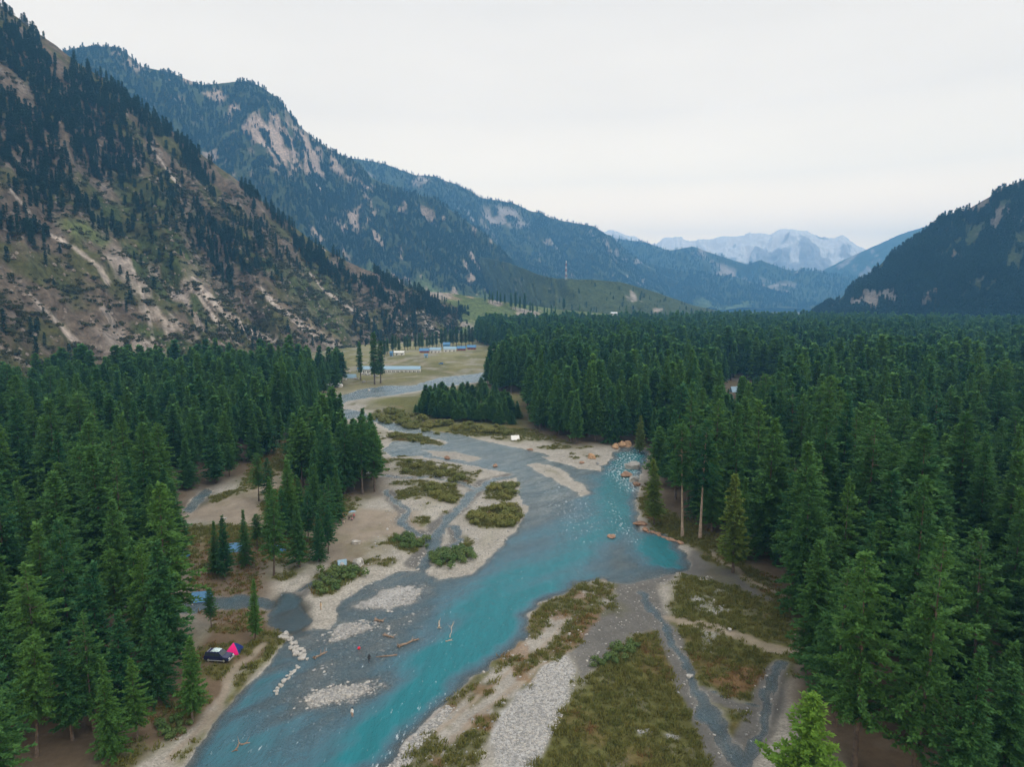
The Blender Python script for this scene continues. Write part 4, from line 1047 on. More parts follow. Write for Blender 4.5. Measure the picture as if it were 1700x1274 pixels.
print('TREES', len(X), 'individual', NSINGLE, 'near', nr_.sum(), 'mid', md_.sum(), 'far', fr_.sum())

# --- trees on the mountains
def wood(grid, count, kits, name, label, h0, h1, seed):
    front, dens, _ = grid
    r_ = np.random.default_rng(seed); nu, nv = dens.shape
    area = np.linalg.norm(np.cross(front[1:, :-1] - front[:-1, :-1], front[:-1, 1:] - front[:-1, :-1]), axis=-1)
    w = area * dens[:-1, :-1] ** 1.3; px, py, _ = project(front[:-1, :-1]); w = w * ((px > -60) & (px < 1760) & (py > -40))
    pr = (w / w.sum()).ravel()
    cell = r_.choice(len(pr), count, p=pr); i, j = cell // (nv - 1), cell % (nv - 1)
    a, b = r_.random((2, count, 1))
    p = front[i, j] * (1-a) * (1-b) + front[i+1, j] * a * (1-b) + front[i, j+1] * (1-a) * b + front[i+1, j+1] * a * b
    p[:, 2] -= .8
    h = h0 + (h1 - h0) * r_.random(count)
    return gn_scatter(name, p, r_.random(count) * 6.28, h / 30, r_.integers(0, len(kits), count), [k['both'] for k in kits], label, 'forest')
wood(L1, 3100, MNT, 'mountain_forest', 'dark conifers scattered over the steep near mountainside', 9, 19, 1)
wood(L2, 19000, TINY, 'mountain_forest', 'dark forest clothing the rocky mountain', 10, 18, 2)
wood(L3, 18000, TINY, 'mountain_forest', 'bluish forest clothing the long middle ridge', 12, 20, 3)
wood(L3b, 260, TINY, 'mountain_forest', 'few dark trees on the green terraced spur', 7, 14, 4)
wood(R1, 11000, TINY, 'mountain_forest', 'dark forest clothing the right hillside', 9, 17, 5)
wood(L4b, 2500, TINY, 'mountain_forest', 'hazy forest on the distant spur', 20, 30, 6)
wood(L4, 2500, TINY, 'mountain_forest', 'hazy forest on the distant ridge', 20, 30, 7)

# ------------------------------------------------------------------ shrubs, grass, stones
def shrub_mesh(seed, n, mat, h=1.0, leaf=.28):
    r_ = np.random.default_rng(seed); V = []
    stems = [(r_.normal(0, .32), r_.normal(0, .32), .55 + .45 * r_.random()) for _ in range(9)]
    for k in range(n):
        cx, cy, hh = stems[int(r_.integers(0, 9))]
        d = r_.normal(size=3); d /= np.linalg.norm(d)
        c = np.array([cx, cy, hh * .55 * h]) + d * np.array([.34, .34, .42 * h]) * (.55 + .45 * r_.random()); c[2] = max(c[2], .03)
        a = r_.normal(size=3); a /= np.linalg.norm(a); b = np.cross(a, d); b /= np.linalg.norm(b) + 1e-6
        a = np.cross(d, b); l_ = leaf * (.6 + .8 * r_.random())
        V += [c - a * l_ * .5, c + b * l_ * .32, c + a * l_ * .5, c - b * l_ * .32]
    V = np.array(V); return mesh_np('leaves', V, np.arange(len(V)).reshape(-1, 4), [mat])
def stem_mesh(seed):
    r_ = random.Random(seed); mb = MB()
    for k in range(6):
        a = r_.random() * 6.28; rr = .2 + .3 * r_.random()
        mb.tube([(0, 0, -.15), (math.cos(a) * rr * .4, math.sin(a) * rr * .4, .3), (math.cos(a) * rr, math.sin(a) * rr, .75)], [.03, .02, .008], 4, False)
    return mb.mesh('stems', M_bark)
SHR = [(shrub_mesh(10 + k, 620, M_shrub if k < 3 else M_shrubg, 1.0, .17), stem_mesh(k)) for k in range(5)]
def shrub(x, y, s_, label, group, green=False):
    k = random.randrange(0, 3) if not green else random.randrange(3, 5)
    e_ = empty('shrub', (x, y, fz(x, y) - .05), random.random() * 6.28, label, 'shrub', group)
    e_.scale = (s_, s_, s_ * (.6 + .25 * random.random()))
    link('leaves', SHR[k][0], e_); link('stems', SHR[k][1], e_)
rs = np.random.default_rng(23)
def fill(poly, n):
    out = []; lo, hi = poly.min(0), poly.max(0)
    while len(out) < n:
        q = lo + (hi - lo) * rs.random(2)
        if sdist(np.array([q[0]]), np.array([q[1]]), poly)[0] < 0: out.append(q)
    return out
isl_lab = [('olive shrub on the large round island beside the main river', 26), ('olive shrub on the small round island above the large one', 14), ('olive shrub on the sandbar near the two seated people', 12), None,
           ('low shrub on the braided gravel above the small creek', 14), None, ('low shrub on the long grassy island between shallow braids', 12), ('low shrub on the upstream grassy island by the bend', 12), None, ('green shrub on the bank left of the braided gravel', 8), None, None, ('green shrub by the small pools on the left bank', 8)]
for k, it in enumerate(isl_lab):
    if it:
        for q in fill(ISLB[k], it[1]): shrub(q[0], q[1], 1.6 + 2.2 * rs.random(), it[0], 'shrubs: ' + it[0][:40], green=k in (2, 9, 12))
for q in fill(BUSHES, 60): shrub(q[0], q[1], 2.5 + 3.0 * rs.random(), 'olive willow shrub in the wide thicket on the upstream island', 'willow thicket on the upstream island')
for px_, py_, s_ in ((1020,1098,2.2),(1032,1088,2.4),(1044,1082,2.0),(995,1112,1.8),(1008,1105,2.0),(1055,1078,1.6),(270,1215,2.2),(285,1228,1.8),(300,1210,1.6)):
    q = P(px_, py_); shrub(q[0], q[1], s_, 'green shrub along the meadow edge beside the wet gravel channel' if px_ > 500 else 'green shrub on the brown bank below the lowest left trees', 'meadow edge shrubs' if px_ > 500 else 'lower left bank shrubs', True)

def grass_tuft(seed, mat, n=26, r=.55, h=.45):
    r_ = np.random.default_rng(seed); V = []
    for k in range(n):
        p = np.array([*(r_.normal(0, r * .5, 2)), 0]); a = r_.random() * 6.28
        out = np.array([math.cos(a), math.sin(a), 0]) * h * (.2 + .5 * r_.random()); sd_ = np.array([-math.sin(a), math.cos(a), 0]) * .07
        z = np.array([0, 0, h * (.5 + .6 * r_.random())])
        V += [p - sd_, p + sd_, p + out * .5 + z * .7 + sd_ * .7, p + out + z]
    V = np.array(V); return mesh_np('tuft', V, np.arange(len(V)).reshape(-1, 4), [mat])
M_g1 = foliage('grass_blades', (.13, .15, .038), (.20, .185, .052), (.16, .165, .042)); M_g2 = foliage('rust_grass_blades', (.21, .125, .05), (.25, .155, .06), (.19, .135, .05))
tufts = [grass_tuft(1, M_g1), grass_tuft(2, M_g1), grass_tuft(3, M_g1, 30, .6, .6), grass_tuft(4, M_g2)]
cand = np.where((grs > .42) & (np.hypot(GX, GY) < 320) & (gsd > .8) & (np.abs(GX) < GY * .9))[0]
wgt = (np.hypot(GX[cand], GY[cand])) ** 2 * grs[cand]; cand = rs.choice(cand, 15000, p=wgt / wgt.sum())
jx, jy = GX[cand] + rs.normal(0, .5, len(cand)), GY[cand] + rs.normal(0, .5, len(cand))
rust = (colr[cand, 0] > colr[cand, 1] * 1.2)
gn_scatter('grass', np.stack([jx, jy, floor_z(jx, jy) - .03], -1), rs.random(len(cand)) * 6.28, .6 + .9 * rs.random(len(cand)), np.where(rust & (rs.random(len(cand)) < .4), 3, rs.integers(0, 3, len(cand))), tufts, 'rough olive and rusty grass tufts on the meadows and bars', 'grass')

def stone_mesh(seed, mat, sub=1, flat=.65):
    bm = bmesh.new(); bmesh.ops.create_icosphere(bm, subdivisions=sub, radius=.5)
    r_ = random.Random(seed); ph = [r_.random() * 6 for _ in range(6)]
    for v in bm.verts:
        c = v.co.normalized()
        k = 1 + .22 * math.sin(3 * c.x + ph[0]) + .18 * math.sin(4 * c.y + ph[1]) + .15 * math.sin(5 * c.z + ph[2]) + (r_.random() - .5) * .18
        v.co = Vector((c.x * 1.15, c.y * (.8 + .1 * math.sin(ph[3])), c.z * flat)) * .5 * k
    me = bpy.data.meshes.new('stone'); bm.to_mesh(me); bm.free(); me.materials.append(mat); return me
STP = [stone_mesh(k, M_stone) for k in range(3)]; STG = [stone_mesh(10 + k, M_stoneg) for k in range(3)]
def cobbles(polys, n, s0, s1, name, label, dry=True):
    pts = []
    for p, m in polys: pts += fill(p, m)
    pts = np.array(pts); z = floor_z(pts[:, 0], pts[:, 1]); sz = s0 + (s1 - s0) * rs.random(len(pts)) ** 3
    return gn_scatter(name, np.column_stack([pts, z + sz * .08]), rs.random(len(pts)) * 6.28, sz, rs.integers(0, 6, len(pts)), STP + STG, label, 'stones')
cobbles([(COBBAR, 3800), (RIVCOB, 1600), (BAR, 500), (COBB[0], 1500), (COBB[1], 600), (COBB[2], 400), (WETMUD, 350), (ISL[0], 300), (ISL[1], 300), (PALEROCK[0], 160), (PALEROCK[1], 60), (PALEROCK[2], 80), (PALEROCK[3], 40), (PALEROCK[4], 40)], 0, .10, .46, 'cobbles', 'pale cobbles strewn over the gravel bars')
BRAID = G((640,760),(760,750),(860,800),(900,850),(870,900),(760,960),(640,985),(560,1010),(620,900),(650,820))
cobbles([(SHAL, 2200), (BRAID, 2400)], 0, .15, .7, 'riverbed_stones', 'small stones breaking the surface of the shallow grey water')

sp_ = []
for pts, hw in STREAMS:
    for k in range(len(pts) - 1):
        n_ = int(np.hypot(*(pts[k+1] - pts[k])) * 3.2)
        for _ in range(n_):
            q = pts[k] + (pts[k+1] - pts[k]) * rs.random() + rs.normal(0, hw * .6 + .5, 2); sp_.append(q)
sp_ = np.array(sp_); sz = .10 + .38 * rs.random(len(sp_)) ** 3
gn_scatter('stream_stones', np.column_stack([sp_, floor_z(sp_[:, 0], sp_[:, 1]) + sz * .1]), rs.random(len(sp_)) * 6.28, sz, rs.integers(0, 6, len(sp_)), STP + STG, 'small stones strewn along the side streams', 'stones')
STB = {'p': [stone_mesh(20 + k, M_stone, 2, .7) for k in range(4)], 'g': [stone_mesh(30 + k, M_stoneg, 2, .7) for k in range(4)], 'r': [stone_mesh(40 + k, M_stonr, 2, .6) for k in range(4)], 'o': [stone_mesh(50 + k, M_stono, 2, .7) for k in range(4)]}
def boulder(px, py, s_, kind, label, group=None):
    q = P(px, py); o = link('boulder', STB[kind][random.randrange(4)]); tag(o, label, 'boulder', group)
    z = max(fz(q[0], q[1]), float(base(q[1])) - .12); o.location = (q[0], q[1], z + s_ * .16); o.scale = (s_, s_, s_); o.rotation_euler = (0, 0, random.random() * 6.28)
for k in range(30):
    t = k / 29; x = 472 + 32 * t + random.gauss(0, 3.5); y = 1056 + 40 * t + random.gauss(0, 3)
    boulder(x, y, .6 + .7 * random.random(), 'p', 'white boulder in the upper part of the stone line by the pink tent', 'upper line of white boulders')
for k in range(20):
    t = k / 19; boulder(493 - 36 * t + random.gauss(0, 1.6), 1108 + 42 * t + random.gauss(0, 1.6), .45 + .5 * random.random(), 'p', 'white boulder in the lower part of the stone line slanting down the shallows', 'lower line of white boulders')
for x, y, s_, c_, l_ in [(1015,893,2.2,'r','lone brown boulder standing in the middle of the wide river'), (1062,872,2.8,'r','red-brown boulder at the water edge below the two bare-trunked conifers'), (1072,882,2.2,'r','small red-brown rock beside the water edge boulder under the grassy right bank'),
        (1050,778,5.5,'p','large pale rock at the right side of the teal rapids'), (1040,790,4.5,'r','flat brown rock jutting into the teal rapids'), (1052,799,3.6,'p','pale flat rock below the rapids at the right bank'), (1058,806,2.5,'r','dark brown rock at the foot of the rapids'),
        (1022,745,4.0,'o','orange rock at the left end of the pile above the inlet'), (1032,742,4.5,'o','orange rock in the middle of the pile above the inlet'), (1043,741,4.0,'o','orange rock at the right end of the pile above the inlet'), (983,763,3.2,'o','orange rock alone on the grey spit left of the inlet'),
        (965,771,2.0,'r','dark rock on the grey spit beside the orange rock'), (992,772,1.6,'g','grey rock near the tip of the spit by the rapids'), (880,748,2.2,'r','brown rock at the head of the grey spit'), (742,762,3.0,'r','dark rock standing in the shallow braids'), (822,775,2.6,'r','reddish rock in the shallows right of the braids'),
        (705,770,1.8,'g','grey rock among the upper braids'), (1145,1124,1.1,'p','white stone beside the meadow stream bend'), (1211,1055,.9,'p','white stone beside the meadow track'), (945,1060,.7,'p','white stone on the wet gravel channel'), (372,869,1.6,'p','white stone in the sandy clearing'), (592,909,2.0,'p','pale flat stone beside the sandy track on the left bank'),
        (594,941,3.0,'p','large pale flat stone by the small pools on the left bank'), (568,940,2.0,'p','small pale stone by the small pools on the left bank')]:
    boulder(x, y, s_, c_, l_)
for k in range(12):
    t = k / 11; boulder(1078 + 52 * t + random.gauss(0, 1.5), 885 + 20 * t ** 1.4 + random.gauss(0, 1), .7 + .9 * random.random(), 'r', 'brown stone in the row lining the teal pool under the right bank', 'stones lining the teal pool')
for k in range(10): boulder(595 + random.gauss(0, 14), 627 + random.gauss(0, 9) + 10, 2.5 + 2.5 * random.random(), 'p', 'pale boulder strewn on the grass before the far blue tents', 'pale boulders at the far camp')

def log(px, py, px2, py2, r0, label, mat=None, stubs=3, root=True):
    r0 *= .75
    a, b = P(px, py), P(px2, py2); za, zb = [max(fz(q[0], q[1]), float(base(q[1])) - .05) + r0 * .7 for q in (a, b)]
    c = (a + b) / 2; L_ = float(np.hypot(*(b - a))); rz = math.atan2(b[1] - a[1], b[0] - a[0])
    e_ = empty('driftwood_log', (c[0], c[1], (za + zb) / 2), rz, label, 'driftwood')
    mb = MB(); mb.tube([(-L_/2 + L_ * k / 6, .06 * math.sin(k * 2.1) * L_ * .3, .05 * math.cos(k * 1.7)) for k in range(7)], [r0 * (1 - .09 * k) for k in range(7)], 8)
    mb.build('stem', mat or M_wood, e_)
    for k in range(stubs):
        x_ = -L_/2 + L_ * (.35 + .5 * random.random()); a_ = random.random() * 3.14
        MB().tube([(x_, 0, 0), (x_ + .3, math.cos(a_) * .5, math.sin(a_) * .5), (x_ + .6, math.cos(a_) * .95, math.sin(a_) * .9)], [r0 * .35, r0 * .25, r0 * .08], 5).build('branch', mat or M_wood, e_)
    if root:
        mb = MB()
        for k in range(7):
            a_ = k * .9 + random.random() * .4; l_ = r0 * (2.2 + 1.6 * random.random())
            mb.tube([(-L_/2, 0, 0), (-L_/2 - .35, math.cos(a_) * l_ * .6, math.sin(a_) * l_ * .5), (-L_/2 - .4, math.cos(a_) * l_, math.sin(a_) * l_ * .8)], [r0 * .6, r0 * .35, r0 * .1], 5)
        mb.build('root_plate', mat or M_wood, e_)
log(664, 1074, 695, 1062, .34, 'long reddish driftwood log with root plate lying in the grey shallows')
log(656, 1089, 624, 1092, .2, 'thin driftwood log below the long red log')
log(640, 1056, 654, 1060, .28, 'short brown driftwood stump left of the long red log')
log(625, 1031, 637, 1033, .35, 'short driftwood stump near the upper gravel streak')
log(729, 1043, 729, 1032, .28, 'pale upright-looking driftwood stump in the middle of the shallows', M_woodp, 1)
log(747, 1060, 752, 1032, .12, 'pale branched driftwood at the edge of the turquoise current', M_woodp, 5, False)
log(524, 1093, 543, 1083, .28, 'driftwood log with a raised branch beside the white stones', None, 4)
log(392, 1246, 398, 1234, .2, 'short orange driftwood log standing near the bottom left shallows', None, 1)
log(399, 1238, 415, 1234, .2, 'orange driftwood log at the bottom left shallows', None, 1, False)
log(740, 1066, 750, 1063, .18, 'small pale driftwood piece right of the long red log', M_woodp, 2, False)

M_scrub = foliage('mountain_scrub', (.045, .055, .022), (.075, .075, .03), (.06, .07, .028))
M_rockm = simple('mountain_rock', (.21, .175, .145), .9, var=.35, scale=2)
scr = [shrub_mesh(80 + k, 60, M_scrub, .8, .42) for k in range(3)]; rkm = [stone_mesh(90 + k, M_rockm, 1, .8) for k in range(3)]
def slope_scatter(grid, n, kits, name, label, s0, s1, v0, seed, cat):
    front = grid[0]; nu, nv, _ = front.shape; r_ = np.random.default_rng(seed)
    i = r_.integers(0, nu - 1, n); j = (v0 * nv + (nv - 1 - v0 * nv) * r_.random(n)).astype(int); px, py, _ = project(front[i, j])
    w = fbm(i / 9.0, j / 6.0, seed, 3); k = (px > -30) & (px < 1730) & (w > .46); i, j = i[k], j[k]
    a, b = r_.random((2, len(i), 1)); j = np.minimum(j, nv - 2)
    p = front[i, j] * (1-a) * (1-b) + front[i+1, j] * a * (1-b) + front[i, j+1] * (1-a) * b + front[i+1, j+1] * a * b
    return gn_scatter(name, p, r_.random(len(p)) * 6.28, s0 + (s1 - s0) * r_.random(len(p)) ** 2.5, r_.integers(0, len(kits), len(p)), kits, label, cat)
slope_scatter(L1, 15000, scr, 'scrub', 'low dark scrub dotted over the near mountainside', 2.0, 6.5, .12, 5, 'scrub')
slope_scatter(L1, 9000, rkm, 'mountain_rocks', 'pale rocks and outcrops on the near mountainside', 1.0, 5.0, .15, 6, 'rocks')
# ------------------------------------------------------------------ camp: car, tents, huts, people
def paint_m(name, c_, rough=.35, spec=.5, metal=0.0, var=.06): return simple(name, c_, rough, metal, spec, var, 4)
M_navy = paint_m('navy_car_paint', (.018, .022, .075), .25); M_glass = paint_m('dark_glass', (.03, .04, .05), .08, .8); M_silver = paint_m('silver_trim', (.6, .62, .62), .35, .5, .6)
M_tyre = simple('tyre_rubber', (.025, .025, .025), .9); M_lamp = paint_m('lamp_glass', (.75, .78, .8), .1); M_red = paint_m('red_lamp', (.5, .02, .02), .2); M_luggage = simple('pale_luggage', (.55, .68, .70), .8, var=.15)
M_pink = simple('pink_nylon', (.85, .012, .22), .6, var=.08); M_blue = simple('navy_nylon', (.012, .03, .17), .6, var=.1); M_grey = simple('grey_paint', (.35, .36, .38), .4); M_bluep = simple('blue_paint', (.08, .2, .4), .4)
M_tarp = simple('blue_tarpaulin', (.08, .21, .38), .55, var=.18); M_tarpl = simple('pale_blue_sheet', (.25, .38, .48), .5, var=.12); M_white = simple('white_canvas', (.78, .78, .76), .8, var=.1); M_wall = simple('white_wall', (.70, .70, .67), .85, var=.12)
M_redw = simple('red_wall', (.30, .09, .08), .8, var=.2); M_door = simple('dark_door', (.10, .09, .08), .7); M_pole = simple('tent_pole', (.2, .2, .2), .5); M_orange = simple('orange_cloth', (.75, .20, .05), .7); M_tin = simple('tin_roof', (.62, .66, .68), .4, spec=.5, var=.15)
M_wood2 = simple('timber', (.25, .17, .11), .8)

def car(px, py, rz, paintm, label, roofload=True):
    q = P(px, py); e_ = empty('parked_car', (q[0], q[1], fz(q[0], q[1])), rz, label, 'car')
    # lower body profile (x along the car, z up), extruded over the width
    prof = [(-2.35,.45),(-2.38,.75),(-2.36,1.08),(-2.2,1.16),(1.05,1.12),(1.25,1.10),(2.05,1.02),(2.32,.92),(2.38,.6),(2.32,.42)]
    def extr(pr, w0, w1):
        n_ = len(pr); V = [(x, -w0, z) for x, z in pr] + [(x, w1, z) for x, z in pr]
        return V, [list(range(n_))[::-1], list(range(n_, 2 * n_))] + [(k, (k + 1) % n_, n_ + (k + 1) % n_, n_ + k) for k in range(n_)]
    MB().add(*extr(prof, .92, .92)).build('body', paintm, e_)
    cab = [(-2.28,1.12),(-2.12,1.72),(-1.9,1.83),(.25,1.83),(.45,1.78),(1.15,1.13)]
    V = [(x, -.86 if z < 1.5 else -.72, z) for x, z in cab] + [(x, .86 if z < 1.5 else .72, z) for x, z in cab]; n_ = len(cab)
    MB().add(V, [list(range(n_))[::-1], list(range(n_, 2*n_))] + [(k, (k+1) % n_, n_ + (k+1) % n_, n_ + k) for k in range(n_)]).build('cabin', paintm, e_)
    for sg_ in (-1, 1):
        for x0, x1, x2, x3 in ((-2.12,-1.35,-1.35,-1.98), (-1.25,-.35,-.35,-1.25), (-.25,.86,.36,-.25)):
            MB().add([(x0, sg_*.868, 1.2), (x1, sg_*.868, 1.2), (x2, sg_*.752, 1.7), (x3, sg_*.752, 1.7)], [(0,1,2,3) if sg_ < 0 else (3,2,1,0)]).build('window', M_glass, e_)
        MB().box(-1.3, 1.2, sg_*.98 - .09, sg_*.98 + .09, .38, .46).build('side_step', M_silver, e_)
        MB().box(2.33, 2.41, sg_*.66 - .17, sg_*.66 + .17, .72, .9).build('headlight', M_lamp, e_)
        MB().box(-2.42, -2.36, sg_*.78 - .08, sg_*.78 + .08, .75, 1.05).build('tail_light', M_red, e_)
        MB().box(.75, .95, sg_*1.0 - .09, sg_*1.0 + .09, 1.15, 1.32).build('mirror', paintm, e_)
        for x_ in (-1.45, 1.45):
            w = MB().tube([(x_, sg_*.72, .38), (x_, sg_*.94, .38)], .38, 16).build('wheel', M_tyre, e_)
            MB().tube([(x_, sg_*.93, .38), (x_, sg_*.965, .38)], .23, 12).build('rim', M_silver, w)
    MB().add([(.52, -.70, 1.76), (.52, .70, 1.76), (1.12, .80, 1.2), (1.12, -.80, 1.2)], [(0,3,2,1)]).build('windscreen', M_glass, e_)
    MB().box(2.34, 2.5, -.9, .9, .42, .64).build('bumper', M_silver, e_); MB().box(-2.5, -2.36, -.9, .9, .42, .64).build('bumper', M_silver, e_)
    if roofload:
        mb = MB()
        for k in range(4): mb.box(-1.8 + k * .6, -1.75 + k * .6, -.66, .66, 1.86, 1.9)
        mb.build('roof_rack', M_silver, e_)
        V = []; F = []
        for i in range(9):
            for j in range(7):
                u, v = i / 8 * 2 - 1, j / 6 * 2 - 1
                V.append((-.35 + u * .75, v * .6, 1.91 + .24 * max(0, (1 - u**4) * (1 - v**4)) + .02 * math.sin(7*u + 5*v)))
        for i in range(8):
            for j in range(6): F.append((i*7+j, (i+1)*7+j, (i+1)*7+j+1, i*7+j+1))
        MB().add(V, F).build('roof_load', M_luggage, e_)
    return e_
car(364, 1103, math.radians(-6), M_navy, 'dark navy off-road car with pale load on its roof beside the pink tent')
car(624, 629, math.radians(10), M_grey, 'grey car parked on the grass before the long blue roof', False)
car(732, 608, math.radians(160), M_bluep, 'small blue car on the far camp field', False)

def dome_tent(px, py, w, h, rz, front, other, label, name='tent'):
    q = P(px, py); e_ = empty(name, (q[0], q[1], fz(q[0], q[1])), rz, label, 'tent')
    cr = [(-w/2, -w/2), (w/2, -w/2), (w/2, w/2), (-w/2, w/2)]; N = 8
    def pole(k, t):   # from corner k over the top; t 0 corner .. 1 apex
        c_ = 1 - t ** 1.25; return Vector((cr[k][0] * c_, cr[k][1] * c_, h * t ** .9))
    for k in range(4):
        V = []; F = []
        for i in range(N + 1):
            a, b = pole(k, i / N), pole((k + 1) % 4, i / N)
            for j in range(5):
                p = a.lerp(b, j / 4); out = Vector((p.x, p.y, 0)); sag = -.10 * math.sin(math.pi * j / 4) * math.sin(math.pi * min(1, i / N + .1)); p = p + out * sag * .6
                V.append(p)
        for i in range(N):
            for j in range(4): F.append((i*5+j, i*5+j+1, (i+1)*5+j+1, (i+1)*5+j))
        o = MB().add(V, F).build('panel', front if k == 0 else other, e_, True)
        if k == 0: o['label'] = 'front panel'
    for k in range(2):
        MB().tube([pole(k, i / N) * 1.012 for i in range(N + 1)] + [pole(k + 2, i / N) * 1.012 for i in range(N - 1, -1, -1)], .02, 5).build('pole', M_pole, e_)
    MB().tube([(0, -w*.5 , .02), (0, -w * .5, h * .02 + .03)], .02, 4).build('peg', M_pole, e_)
    return e_
dome_tent(389, 1087, 2.6, 1.75, math.radians(4), M_pink, M_blue, 'pink and navy dome tent pitched on brown ground beside the parked car')

def ridge_tent(px, py, l_, w, h, rz, mat, label, cat='tent', group=None, name='ridge_tent'):
    q = P(px, py); e_ = empty(name, (q[0], q[1], fz(q[0], q[1])), rz, label, cat, group)
    for sg_ in (-1, 1):
        V = []; F = []
        for i in range(7):
            for j in range(5):
                t = j / 4; x = -l_/2 + l_ * i / 6; sag = .06 * h * math.sin(math.pi * i / 6 * 2) ** 2 * math.sin(math.pi * t)
                V.append((x, sg_ * (w/2) * t, h * (1 - t) ** .92 + .05 - sag))
        for i in range(6):
            for j in range(4): F.append((i*5+j, (i+1)*5+j, (i+1)*5+j+1, i*5+j+1))
        MB().add(V, F).build('roof_sheet', mat, e_, True)
    for x in (-l_/2 + .03, l_/2 - .03):
        MB().add([(x, -w/2 * .97, 0), (x, w/2 * .97, 0), (x, 0, h * .98)], [(0, 1, 2)]).build('end_panel', mat, e_)
        MB().tube([(x * 1.01, 0, 0), (x * 1.01, 0, h + .12)], .04, 5).build('pole', M_pole, e_)
    return e_
ridge_tent(395, 921, 4.6, 3.4, 2.0, .35, M_tarp, 'bright blue tarpaulin shelter behind the twin conifers in the left clearing')
ridge_tent(463, 923, 3.0, 2.4, 1.7, -.3, M_tarp, 'small blue tarpaulin shelter partly behind the tall clearing conifer')
ridge_tent(335, 997, 4.0, 3.0, 1.9, .2, M_tarp, 'blue tarpaulin shelter among loose trees above the parked car')
ridge_tent(297, 932, 5.0, 3.2, 2.0, -.2, M_tarp, 'dull blue shelter at the edge of the left forest')
ridge_tent(568, 939, 2.2, 1.8, 1.3, .4, M_tarpl, 'little pale blue sheet shelter by the small pools on the left bank')
for x, y in ((541,643),(553,644),(564,643)): dome_tent(x, y, 4.8, 3.6, .4, M_white, M_white, {541: 'leftmost', 553: 'middle', 564: 'rightmost'}[x] + ' of three white dome tents at the far river bend')
ridge_tent(558, 631, 9, 5, 3.4, .1, M_tarpl, 'white and blue canopy tent behind the three white dome tents'); ridge_tent(582, 631, 10, 5, 3.2, -.05, M_tarpl, 'pale blue canopy tent right of the white dome tents')
ridge_tent(598, 772, 5, 3.4, 2.4, .6, M_white, 'white tent glimpsed between the trunks of the left bank clump'); ridge_tent(607, 789, 4.2, 3.0, 2.2, .9, M_white, 'lower white tent glimpsed between the left bank trunks')
ridge_tent(855, 733, 4.0, 3.0, 2.0, .2, M_white, 'white tent under the trees at the head of the grey spit'); ridge_tent(840, 610, 8, 5, 3, .4, M_white, 'white tent on the far field at the forest edge')
ridge_tent(1220, 655, 7, 5, 4, .2, M_tarpl, 'pale blue tent in the small forest clearing on the right')

def hut(px0, px1, py, depth, wallh, roofh, wm_, rm_, label, doors=3, name='hut'):
    a, b = P(px0, py), P(px1, py); c = (a + b) / 2; w = float(np.hypot(*(b - a))); rz = math.atan2(b[1] - a[1], b[0] - a[0])
    e_ = empty(name, (c[0], c[1], min(fz(*a), fz(*b), fz(*c))), rz, label, 'building')
    d = depth / 2
    MB().box(-w/2, w/2, -d, d, -.4, wallh).build('wall', wm_, e_)
    o_ = .5
    for sg_ in (-1, 1):
        V = [(-w/2 - o_, sg_ * (d + o_), wallh - .1), (w/2 + o_, sg_ * (d + o_), wallh - .1), (w/2 + o_, 0, wallh + roofh), (-w/2 - o_, 0, wallh + roofh)]
        V2 = [(x, y, z + .12) for x, y, z in V]
        MB().add(V + V2, [(0,1,2,3), (7,6,5,4), (0,4,5,1), (1,5,6,2), (2,6,7,3), (3,7,4,0)]).build('roof', rm_, e_)
    for x in (-w/2 + .1, w/2 - .1):
        MB().add([(x, -d, wallh), (x, d, wallh), (x, 0, wallh + roofh)], [(0, 1, 2)]).build('gable', wm_, e_)
    for k in range(doors):
        x = -w/2 + w * (k + .5) / doors
        MB().box(x - .55, x + .55, -d - .06, -d + .05, 0, 2.05).build('door', M_door, e_)
        if w / doors > 3.6: MB().box(x + 1.0, x + 1.9, -d - .05, -d + .05, 1.0, 1.9).build('window', M_glass, e_)
    return e_
hut(602, 698, 620, 7, 3.4, 2.6, M_wall, M_tarpl, 'long low white building with a pale blue roof on the far meadow', 14, 'long_hut')
hut(697, 712, 589, 6, 3.0, 3.0, M_redw, M_tarp, 'red-walled hut with bright blue roof at the left end of the far camp row', 3)
hut(714, 732, 588, 6, 3.4, 3.0, M_wall, M_tarpl, 'pale hut with light blue roof second in the far camp row', 3)
hut(737, 757, 586, 6, 3.4, 3.0, M_wall, M_tarpl, 'pale hut with wide light blue roof in the middle of the far camp row', 3)
hut(759, 773, 584, 6, 3.0, 3.0, M_redw, M_tarp, 'red-walled hut with blue roof right of the pale huts in the far camp', 3)
hut(776, 790, 582, 6, 3.0, 3.0, M_redw, M_tarp, 'red-walled blue-roofed hut at the right end of the far camp row', 3)
hut(736, 747, 580, 6, 5.2, 3.0, M_tarp, M_tarp, 'tall bright blue hut rising behind the far camp row', 2)
hut(655, 671, 593, 6, 3.0, 1.6, M_wall, M_wall, 'small white hut beside the track to the far camp', 2); hut(648, 652, 595, 4, 4.0, 1.5, M_tarp, M_tarp, 'narrow blue kiosk left of the small white hut', 1)
hut(705, 710, 598, 4, 3.2, 1.2, M_tarpl, M_tarp, 'tiny blue and white kiosk standing before the far camp row', 1)
hut(594, 598, 618, 3, 3.0, 1.0, M_wall, M_tarp, 'tiny white kiosk at the left end of the long pale blue roof', 1)

